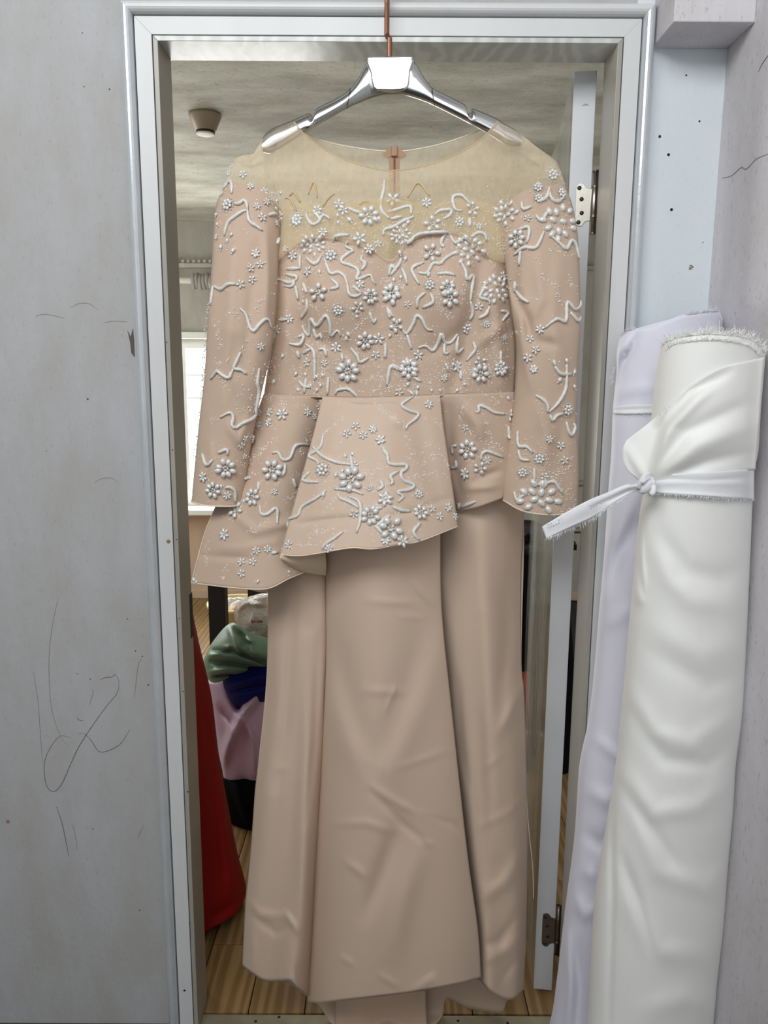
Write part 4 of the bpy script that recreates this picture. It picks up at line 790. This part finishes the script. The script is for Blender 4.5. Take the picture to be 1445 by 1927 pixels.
SPRAY = dict(A=[[(265,745),(380,760)],[(430,790),(500,690),(580,630)],[(370,1000),(430,930)],[(200,1100),(320,1070)],[(210,1200),(300,1280)],[(200,800),(210,850),(235,1000)],[(1200,1220),(1290,1190),(1340,1200)],[(1190,1280),(1350,1310)],[(1060,950),(1250,770)],[(560,1120),(640,1000)],[(520,1250),(620,1130)],[(850,680),(900,760)],[(1300,560),(1440,480)],[(690,880),(720,960)],[(520,1340),(640,1320),(660,1400)],[(880,960),(980,920)],[(1270,1260),(1440,1270)]],
B=[[(1060,720),(1110,820),(1180,860)],[(1180,900),(1220,1000)],[(1260,800),(1310,900)],[(870,1190),(950,1160)],[(900,960),(1060,950)],[(380,900),(400,1030),(480,1080)],[(740,1200),(860,1110)],[(100,280),(20,340)],[(700,650),(760,740)],[(120,870),(190,880)],[(120,1200),(130,1290)],[(620,1310),(760,1280)],[(1130,610),(1290,650)],[(720,520),(830,600)],[(1130,1060),(1170,1080)],[(560,850),(540,960)],[(380,1020),(480,1000)]],
C=[[(430,960),(610,870)],[(830,900),(960,940),(1060,910)],[(860,980),(960,940)],[(800,1035),(930,1025)],[(980,800),(1080,680)],[(940,290),(1110,170)],[(1250,550),(1440,480)],[(1315,75),(1440,170)],[(450,470),(630,310)],[(430,500),(590,370)],[(690,740),(780,680)],[(290,1270),(300,1200),(320,1150)],[(175,1030),(175,1160)],[(200,190),(260,170)],[(470,520),(530,560)],[(820,380),(890,260)],[(620,620),(690,600)],[(700,30),(700,100)],[(390,130),(470,110)],[(1250,700),(1340,760)],[(330,800),(430,770)],[(700,420),(840,390)],[(530,20),(480,90)]],
D=[[(20,285),(120,350),(230,430)],[(150,390),(210,420)],[(225,460),(235,550)],[(220,630),(400,520)],[(250,690),(450,590)],[(350,360),(450,420)],[(230,750),(480,720)],[(610,440),(720,520),(850,570)],[(735,370),(750,460),(800,560)],[(1120,800),(1290,680)],[(1130,770),(1240,700)],[(1000,520),(1030,480)],[(1180,940),(1320,960)],[(600,270),(560,400)],[(1110,985),(1104,1040)],[(1250,830),(1330,930)],[(380,100),(380,180)],[(0,120),(90,100)],[(420,540),(490,680)],[(720,210),(820,270)]])
def hitall(u, v, only=None):
    best = None
    for o, t in FRONT:
        if only is not None and o is not only: continue
        h = cast(t, u, v)
        if h and (best is None or h[2] < best[2]): best = (h[0], h[1], h[2], o)
    return best
PXM = .00092
def cord_piece(pts, m='beadw', name='beaded_cord', r=.0032):
    p = cr(pts, max(7, int(np.sum(np.linalg.norm(np.diff(np.array(pts), axis=0), axis=1))/4.5)))
    q = []; votes = {}
    for u, v in p:
        h = hitall(u, v)
        if not h: continue
        c = h[0]+h[1]*r*.55
        if q and (c-q[-1]).length > .028: continue
        q.append(c); votes[h[3].name] = votes.get(h[3].name, 0)+1
    if not votes: return
    own = bpy.data.objects[max(votes, key=votes.get)]
    if len(q) < 3: return
    k = len(q); rad = [r*(.45+.55*min(1, 3.2*min(i+.3, k-.7-i)/k+.1))*(1+.1*math.sin(i*2.4)+random.uniform(-.06, .06)) for i in range(k)]
    MB().tube(q, rad, 7).build(name, m, own, smooth=True)
def tearM(x, y, ang, L, Wd, z=.0): return Matrix.Translation((x, y, z)) @ Matrix.Rotation(ang, 4, 'Z') @ Matrix.Diagonal((L, Wd, Wd*.8, 1))
def piece_star(n):
    mb = MB()
    for k in range(n):
        a = 2*pi*k/n+random.uniform(-.12, .12); mb.ell(tearM(.56*math.cos(a), .56*math.sin(a), a, .43, .24, .14), 7, 5)
    mb.ell(tearM(0, 0, 0, .2, .2, .2), 6, 4)
    return mb
def piece_rose():
    mb = MB()
    for k in range(7):
        a = 2*pi*k/7; mb.ell(tearM(.5*math.cos(a), .5*math.sin(a), a, .27, .24, .12), 7, 5)
    mb.ell(tearM(0, 0, 0, .26, .26, .22), 7, 5)
    for k in range(20):
        a = 2*pi*k/20+random.uniform(-.1, .1); mb.ell(tearM(.9*math.cos(a), .9*math.sin(a), 0, .085, .085, .05), 5, 4)
    return mb
def piece_burst(n, full=6.28):
    mb = MB()
    for k in range(n):
        a = full*k/n+random.uniform(-.15, .15); r = random.uniform(.6, .72)
        mb.ell(tearM(r*math.cos(a), r*math.sin(a), a, .34, .26, .12), 8, 5)
        mb.tube([(0.1*math.cos(a), .1*math.sin(a), .04), (.4*math.cos(a), .4*math.sin(a), .06)], .045, 5)
    for k in range(6): a = random.uniform(0, 6.28); mb.ell(tearM(.18*math.cos(a), .18*math.sin(a), 0, .1, .1, .1), 5, 4)
    return mb
def piece_cluster(n=16):
    mb = MB(); got = []
    while len(got) < n:
        a = random.uniform(0, 6.28); r = .9*math.sqrt(random.random()); x, y = r*math.cos(a), r*math.sin(a)
        if all((x-p)**2+(y-q)**2 > .27**2 for p, q in got): got.append((x, y))
        elif random.random() < .02: break
    for x, y in got: mb.ell(tearM(x, y, math.atan2(y, x)+random.uniform(-.5, .5), .23, .155, .1), 7, 5)
    for k in range(30):
        a = random.uniform(0, 6.28); r = math.sqrt(random.random()); mb.ell(tearM(r*math.cos(a), r*math.sin(a), 0, .035, .035, .05), 4, 3)
    return mb
def piece_tear():
    mb = MB(); mb.ell(tearM(.1, 0, 0, .75, .55, .2), 9, 6); mb.ell(tearM(-.75, 0, 0, .35, .22, .1), 6, 4); return mb
def data(mb, name, m='beadf'):
    o = mb.build(name, m, smooth=True); d = o.data; bpy.data.objects.remove(o); return d
LIB = dict(STAR=[data(piece_star(n), 'beaded_flower') for n in (5, 6, 6, 5)], ROSE=[data(piece_rose(), 'beaded_rosette')], BURST=[data(piece_burst(n), 'petal_flower') for n in (6, 7, 5, 8)],
           CLUSTER=[data(piece_cluster(), 'petal_cluster') for _ in range(3)], TEAR=[data(piece_tear(), 'teardrop_bead')])
NAMES = dict(STAR='beaded_flower', ROSE='beaded_rosette', BURST='petal_flower', CLUSTER='petal_cluster', TEAR='teardrop_bead')
for k, L_ in TAN.items():
    for c in L_: cord_piece([cv(k, *q) for q in c], 'tan', 'tan_applique', .0022)
for k, L_ in CORDS.items():
    for c in L_: cord_piece([cv(k, *q) for q in c])
SEEDS = {}
def seed(u, v, r=None):
    h = hitall(u, v)
    if h: SEEDS.setdefault(h[3].name, (h[3], MB()))[1].ell(Matrix.Translation(h[0]+h[1]*.0006) @ Matrix.Scale(r or random.uniform(.0006, .0013), 4), 5, 4)
for typ, src in (('STAR', STAR), ('ROSE', ROSE), ('BURST', BURST), ('CLUSTER', CLUSTER), ('TEAR', TEAR)):
    for k, L_ in src.items():
        for x, y, r in L_:
            u, v = cv(k, x, y); R_ = r/KS[k][2]*PXM*(1.08 if typ == 'STAR' else 1.0)*(.8 if typ == 'TEAR' else 1.1 if typ == 'BURST' else 1)
            h = hitall(u, v) or hitall(u+6, v) or hitall(u-6, v)
            if not h: continue
            if typ == 'CLUSTER':      # large sprays follow the curve of the cloth petal by petal
                rp = r/KS[k][2]; got = []; mb = MB()
                for _ in range(400):
                    a = random.uniform(0, 6.28); d = rp*.92*math.sqrt(random.random()); x_, y_ = d*math.cos(a), d*math.sin(a)
                    if len(got) < 20 and all((x_-p_)**2+(y_-q_)**2 > (rp*.36)**2 for p_, q_ in got):
                        got.append((x_, y_)); e = hitall(u+x_, v+y_)
                        if e:
                            fr = e[1].to_track_quat('Z', 'Y').to_matrix().to_4x4() @ Matrix.Rotation(math.atan2(-y_, x_)+random.uniform(-.4, .4), 4, 'Z')
                            fr.translation = e[0]+e[1]*.0012; mb.ell(fr @ Matrix.Diagonal((rp*.23*PXM, rp*.155*PXM, rp*.14*PXM, 1)), 8, 6)
                if mb.v: mb.build('petal_cluster', 'beadf', h[3], smooth=True)
                for _ in range(45):
                    a = random.uniform(0, 6.28); d = rp*random.uniform(.2, 1.3); seed(u+d*math.cos(a), v+d*math.sin(a))
                continue
            o = bpy.data.objects.new(NAMES[typ], random.choice(LIB[typ])); COL.objects.link(o)
            q = h[1].to_track_quat('Z', 'Y').to_matrix().to_4x4() @ Matrix.Rotation(random.uniform(0, 6.28) if typ != 'TEAR' else random.uniform(.9, 2.3), 4, 'Z')
            q.translation = h[0]+h[1]*(.0018 if typ == 'BURST' else .0009)
            o.parent = h[3]; o.matrix_local = q @ Matrix.Scale(R_*(.92 if typ == 'CLUSTER' else 1), 4)
            for _ in range({'STAR': 3, 'ROSE': 8, 'BURST': 16, 'CLUSTER': 40, 'TEAR': 4}[typ]):
                a = random.uniform(0, 6.28); d = r/KS[k][2]*random.uniform(.7, 1.7); seed(u+d*math.cos(a), v+d*math.sin(a))
for k, L_ in SPRAY.items():
    for c in L_:
        pts = cr([cv(k, *q) for q in c], 40)
        ln = np.linalg.norm(np.diff(pts, axis=0), axis=1).sum()
        for i in range(int(ln*.55)):
            u, v = pts[random.randrange(40)]; seed(u+random.gauss(0, 3.2), v+random.gauss(0, 3.2))
for k, L_ in CORDS.items():
    for c in L_:
        if random.random() < .75:
            pts = cr([cv(k, *q) for q in c], 12)
            for i in range(10): u, v = pts[random.randrange(12)]; seed(u+random.gauss(0, 9), v+random.gauss(0, 9))
for _ in range(1500):          # dense sprinkling over the bust and waist
    seed(random.uniform(545, 955), random.choice([random.gauss(430, 38), random.uniform(400, 740), random.gauss(700, 30)]))
for _ in range(260): seed(random.gauss(480, 30), random.gauss(760, 40)) if random.random() < .3 else seed(random.gauss(660, 70), random.gauss(920, 40))
for _ in range(200): seed(random.gauss(1040, 30), random.gauss(900, 40)); 
for nm, (o, mb) in SEEDS.items(): mb.build('seed_beads', 'seed', o, smooth=True)['kind'] = 'stuff'
# beaded fringe standing off the outer edge of the sleeve by the window
edge = cr([(398, 560), (390, 640), (384, 740), (376, 830), (368, 860)], 60); mb = MB()
for u, v in edge:
    for _ in range(3): mb.ell(Matrix.Translation(P(u-random.uniform(-2, 7), v+random.uniform(-5, 5), -.112)) @ Matrix.Scale(random.uniform(.0008, .0018), 4), 5, 4)
mb.build('edge_beads', 'beadw', FRONT[4][0], smooth=True)['kind'] = 'stuff'

# ================================================================== fabric rolls in the corner
RY = -.262
WB = ([(1243, 652), (1258, 638), (1290, 629), (1345, 625), (1410, 634), (1441, 662)], [(1078, 2170), (1200, 2175), (1312, 2170)],
      [(1243, 652), (1232, 720), (1224, 800), (1214, 905), (1203, 970), (1190, 1100), (1172, 1300), (1158, 1440), (1137, 1570), (1122, 1665), (1114, 1755), (1104, 1927), (1078, 2170)],
      [(1441, 662), (1432, 770), (1427, 850), (1418, 890), (1416, 945), (1412, 1040), (1405, 1200), (1397, 1350), (1385, 1440), (1380, 1530), (1370, 1640), (1362, 1750), (1350, 1850), (1343, 1927), (1312, 2170)])
wr_e = empty('fabric_roll', (P(1220, 2150, RY).x, RY, 0), 'white crepe fabric roll tied with a knotted selvedge strip by the wall', 'fabric roll')
wroll = puff('roll_cloth', WB, RY, .085, .08, 'white_cloth', wr_e, 80, 170, [
    ([(1215, 940), (1240, 1010), (1290, 1075), (1350, 1090), (1400, 1070)], -0.0062, 20), ([(1222, 960), (1260, 1090), (1300, 1130), (1390, 1140)], 0.0055, 20),
    ([(1195, 1080), (1200, 1120), (1210, 1135)], 0.0062, 9), ([(1205, 1000), (1208, 1060), (1214, 1110)], 0.0047, 5),
    ([(1185, 1300), (1230, 1380), (1300, 1400), (1390, 1340)], 0.0062, 18), ([(1190, 1340), (1250, 1430), (1330, 1440), (1380, 1400)], -0.0055, 14),
    ([(1170, 1450), (1230, 1530), (1310, 1520), (1375, 1470)], 0.0062, 18), ([(1170, 1480), (1230, 1570), (1280, 1640)], -0.0062, 13), ([(1180, 1500), (1240, 1640), (1330, 1670), (1365, 1640)], 0.0062, 20),
    ([(1170, 1610), (1200, 1700), (1230, 1800)], -0.0070, 11), ([(1180, 1690), (1240, 1790), (1340, 1800)], 0.0062, 22), ([(1150, 1440), (1152, 1700), (1145, 1927)], -0.0047, 7), ([(1220, 1900), (1290, 1880), (1345, 1900)], 0.0055, 22),
    ([(1230, 1180), (1320, 1230), (1400, 1210)], 0.0047, 24), ([(1230, 1230), (1330, 1290), (1395, 1270)], -0.0047, 20)], ps=.5, cap=True, clamp=True)
wbv = bvh(wroll)
def drape(name, b, tree, off, yfall, m, parent, nu, nv, creases=(), solid=.001, passes=25):
    """sheet laid over a roll: rests on it where it can, spans smoothly where it cannot"""
    g, s, t = coons(*b, nu, nv); h = creased(g, creases); lim = np.full((nv, nu), np.nan); y = np.zeros((nv, nu))
    for i in range(nv):
        for j in range(nu):
            k = cast(tree, *g[i, j]); o_ = off(s[i, j], t[i, j]) if callable(off) else off
            if k: lim[i, j] = y[i, j] = k[0].y-o_
            else: y[i, j] = yfall(s[i, j], t[i, j])
    for _ in range(passes):
        q = np.pad(y, 1, 'edge'); y = (q[:-2, 1:-1]+q[2:, 1:-1]+q[1:-1, :-2]+q[1:-1, 2:])/4
        y = np.where(np.isnan(lim), y, np.minimum(y, lim))
    return mesh(name, at(g, y-h).reshape(-1, 3), gfaces(nu, nv), m, parent, smooth=True, solid=solid)
drape('loose_drape', ([(1178, 829), (1225, 792), (1280, 742), (1350, 694), (1438, 672)], [(1214, 914), (1260, 902), (1330, 892), (1421, 884)], [(1178, 829), (1171, 850), (1178, 882), (1214, 914)], [(1438, 672), (1430, 780), (1421, 884)]),
      wbv, lambda s, t: .004+.012*math.sin(pi*t)*(1-s)+.004*math.sin(pi*t), lambda s, t: -.30-.03*s if s < .6 else -.285, 'white_cloth', wr_e, 60, 40,
      [([(1216, 905), (1240, 810), (1300, 740), (1370, 700)], -.010, 10), ([(1216, 905), (1262, 800), (1330, 735)], .010, 12), ([(1219, 905), (1290, 815), (1400, 760)], -.008, 14), ([(1222, 908), (1310, 840), (1415, 800)], .009, 18), ([(1230, 905), (1330, 870), (1415, 850)], -.006, 12), ([(1180, 840), (1215, 905)], .006, 8)])
band = drape('tie_band', ([(1216, 893), (1260, 892), (1340, 888), (1419, 882)], [(1214, 926), (1260, 929), (1340, 934), (1419, 941)], [(1216, 893), (1214, 926)], [(1419, 882), (1419, 941)]), wbv, .006, lambda s, t: -.272-.02*math.sin(pi*min(1, max(0, s))), 'band', wr_e, 60, 14,
      [([(1220, 900), (1330, 905), (1415, 898)], -.003, 4), ([(1220, 912), (1300, 905), (1415, 912)], .002, 5), ([(1218, 926), (1340, 934), (1419, 940)], .004, 4)])
def fringe(name, line, parent, m, n, ln, up, yfun, jitter=3.):
    q = cr(line, n); mb = MB()
    for u, v in q:
        u += random.uniform(-1, 1); v += random.uniform(-1, 1)
        y = yfun(u, v); a = P(u, v, y)
        L_ = ln*random.uniform(.4, 1.1)
        d = Vector((random.gauss(up[0], .45), random.gauss(0, .3), random.gauss(up[1], .35)))
        e = Vector((random.gauss(0, .5), 0, random.gauss(0, .4)))*L_*.5
        mb.tube([a, a+d*L_*.55+e*.3, a+d*L_+e], [.00045, .0004, .00025], 3)
    o = mb.build(name, m, parent); o['kind'] = 'stuff'; return o
def yroll(tree, fb, off=.001):
    def f(u, v):
        k = cast(tree, u, v)
        return k[0].y-off if k else fb
    return f
fringe('frayed_edge', [(1244, 654), (1258, 642), (1290, 633), (1345, 629), (1410, 638), (1440, 664)], wr_e, 'white_cloth', 420, .010, (.0, .9), yroll(wbv, -.285))
fringe('frayed_edge', [(1252, 660), (1275, 646), (1345, 640), (1405, 650), (1430, 670)], wr_e, 'white_cloth', 260, .008, (.2, .5), yroll(wbv, -.30, .002))
fringe('frayed_edge', [(1219, 928), (1300, 932), (1419, 941)], wr_e, 'band', 240, .005, (.0, -.5), yroll(wbv, -.30, .009))
fringe('frayed_edge', [(1235, 788), (1260, 765)], wr_e, 'white_cloth', 20, .005, (-.5, .5), lambda u, v: -.33)
# knot and its free tail
kc = P(1214, 913, -.345)
mb = MB()
mb.ell(Matrix.Translation(kc) @ Matrix.Rotation(.5, 4, 'Y') @ Matrix.Diagonal((.010, .010, .0145, 1)), 14, 10)
for a in range(3): mb.tube([kc+Vector((.0105*math.cos(w), -.006+.004*math.sin(w*2), .013*math.sin(w)-.002+.003*a)) for w in np.linspace(-1+a, 2.6+a, 12)], .0042-.0006*a, 7)
kn = mb.build('knot', 'band', wr_e, smooth=True)
TT = ([(1207, 908), (1175, 913), (1145, 926), (1110, 940), (1070, 961), (1020, 991)]); TBt = ([(1207, 922), (1178, 932), (1150, 950), (1115, 973), (1075, 991), (1028, 1013)])
g, s, t = coons(TT, TBt, [TT[0], TBt[0]], [TT[-1], TBt[-1]], 50, 12)
yt = -.345-.05*s+.004*np.sin(s*7)-.004*np.sin(t*5)*(1-s)-creased(g, [([(1200, 915), (1150, 938), (1110, 955)], -.004, 4), ([(1195, 920), (1130, 960)], .003, 4)])
mesh('tie_tail', at(g, yt).reshape(-1, 3), gfaces(50, 12), 'band', wr_e, smooth=True, solid=.0012)
def ytail(u, v): return -.346-.05*min(1, max(0, (1207-u)/187))
fringe('frayed_edge', [(1180, 933), (1150, 951), (1115, 974), (1075, 992), (1029, 1013)], wr_e, 'band', 200, .006, (.1, -.7), ytail)
fringe('frayed_edge', [(1205, 909), (1185, 912)], wr_e, 'band', 16, .006, (-.3, .8), ytail)
mb = MB()
for k in range(22):
    f_ = k/21; u, v = 1030+f_*105, 988-f_*46
    for dv_ in (0, 6-2*f_):
        if random.random() < .85: mb.tube([P(u, v+dv_, ytail(u, v)-.0022), P(u+3, v+dv_-1.3, ytail(u, v)-.0022)], .0005, 4)
mb.build('stitching', 'stitch', wr_e)['kind'] = 'stuff'

PY = -.098
PB = ([(1166, 634), (1185, 620), (1230, 613), (1255, 603), (1290, 590), (1330, 585), (1352, 584), (1360, 600)], [(990, 2080), (1120, 2090), (1240, 2080)],
      [(1166, 634), (1160, 665), (1160, 700), (1153, 770), (1150, 850), (1144, 930), (1136, 1050), (1127, 1150), (1115, 1290), (1104, 1370), (1090, 1440), (1081, 1570), (1067, 1680), (1060, 1735), (1048, 1840), (1034, 1927), (990, 2080)],
      [(1360, 600), (1352, 700), (1330, 1100), (1300, 1500), (1265, 1927), (1240, 2080)])
pr_e = empty('fabric_roll', (P(1120, 2080, PY).x, PY, 0), 'lavender-white fabric roll with thin tie band, leaning behind the white one', 'fabric roll')
proll = puff('roll_cloth', PB, PY, .062, .062, 'lav_cloth', pr_e, 60, 150, [
    ([(1185, 640), (1165, 665), (1162, 700)], 0.0160, 9), ([(1196, 640), (1172, 680), (1166, 720)], -0.0128, 7), ([(1160, 740), (1200, 730), (1235, 732)], 0.0048, 6),
    ([(1200, 985), (1165, 1040), (1150, 1100)], -0.0160, 16), ([(1210, 900), (1170, 980), (1150, 1060)], 0.0096, 18), ([(1140, 1180), (1190, 1140)], 0.0064, 14), ([(1120, 1390), (1160, 1420), (1180, 1440)], 0.0080, 9), ([(1110, 1490), (1140, 1505), (1165, 1495)], 0.0096, 14), ([(1105, 1570), (1130, 1590), (1150, 1570)], -0.0096, 12),
    ([(1085, 1690), (1100, 1720), (1120, 1710)], 0.0096, 12), ([(1068, 1760), (1075, 1850), (1070, 1927)], 0.0096, 10), ([(1085, 1780), (1090, 1860), (1085, 1940)], -0.0096, 10), ([(1120, 1650), (1100, 1640)], 0.0080, 12)], ps=.5, cap=True, clamp=True)
pbv = bvh(proll)
drape('tie_band', ([(1153, 767), (1180, 762), (1236, 761)], [(1153, 778), (1185, 779), (1236, 778)], [(1153, 767), (1153, 778)], [(1236, 761), (1236, 778)]), pbv, .003, lambda s, t: -.11, 'band', pr_e, 30, 8, [([(1155, 772), (1236, 769)], -.002, 3)])
fringe('frayed_edge', [(1167, 634), (1180, 624), (1195, 618)], pr_e, 'lav_cloth', 50, .006, (-.2, .7), yroll(pbv, -.12))
fringe('frayed_edge', [(1290, 592), (1330, 587), (1354, 586)], pr_e, 'lav_cloth', 110, .007, (.1, .8), yroll(pbv, -.12))
fringe('frayed_edge', [(1157, 690), (1153, 712), (1155, 720)], pr_e, 'lav_cloth', 40, .007, (-.8, -.3), yroll(pbv, -.10))
fringe('frayed_edge', [(1154, 777), (1185, 780), (1236, 779)], pr_e, 'band', 60, .003, (0, -.3), yroll(pbv, -.12, .004))
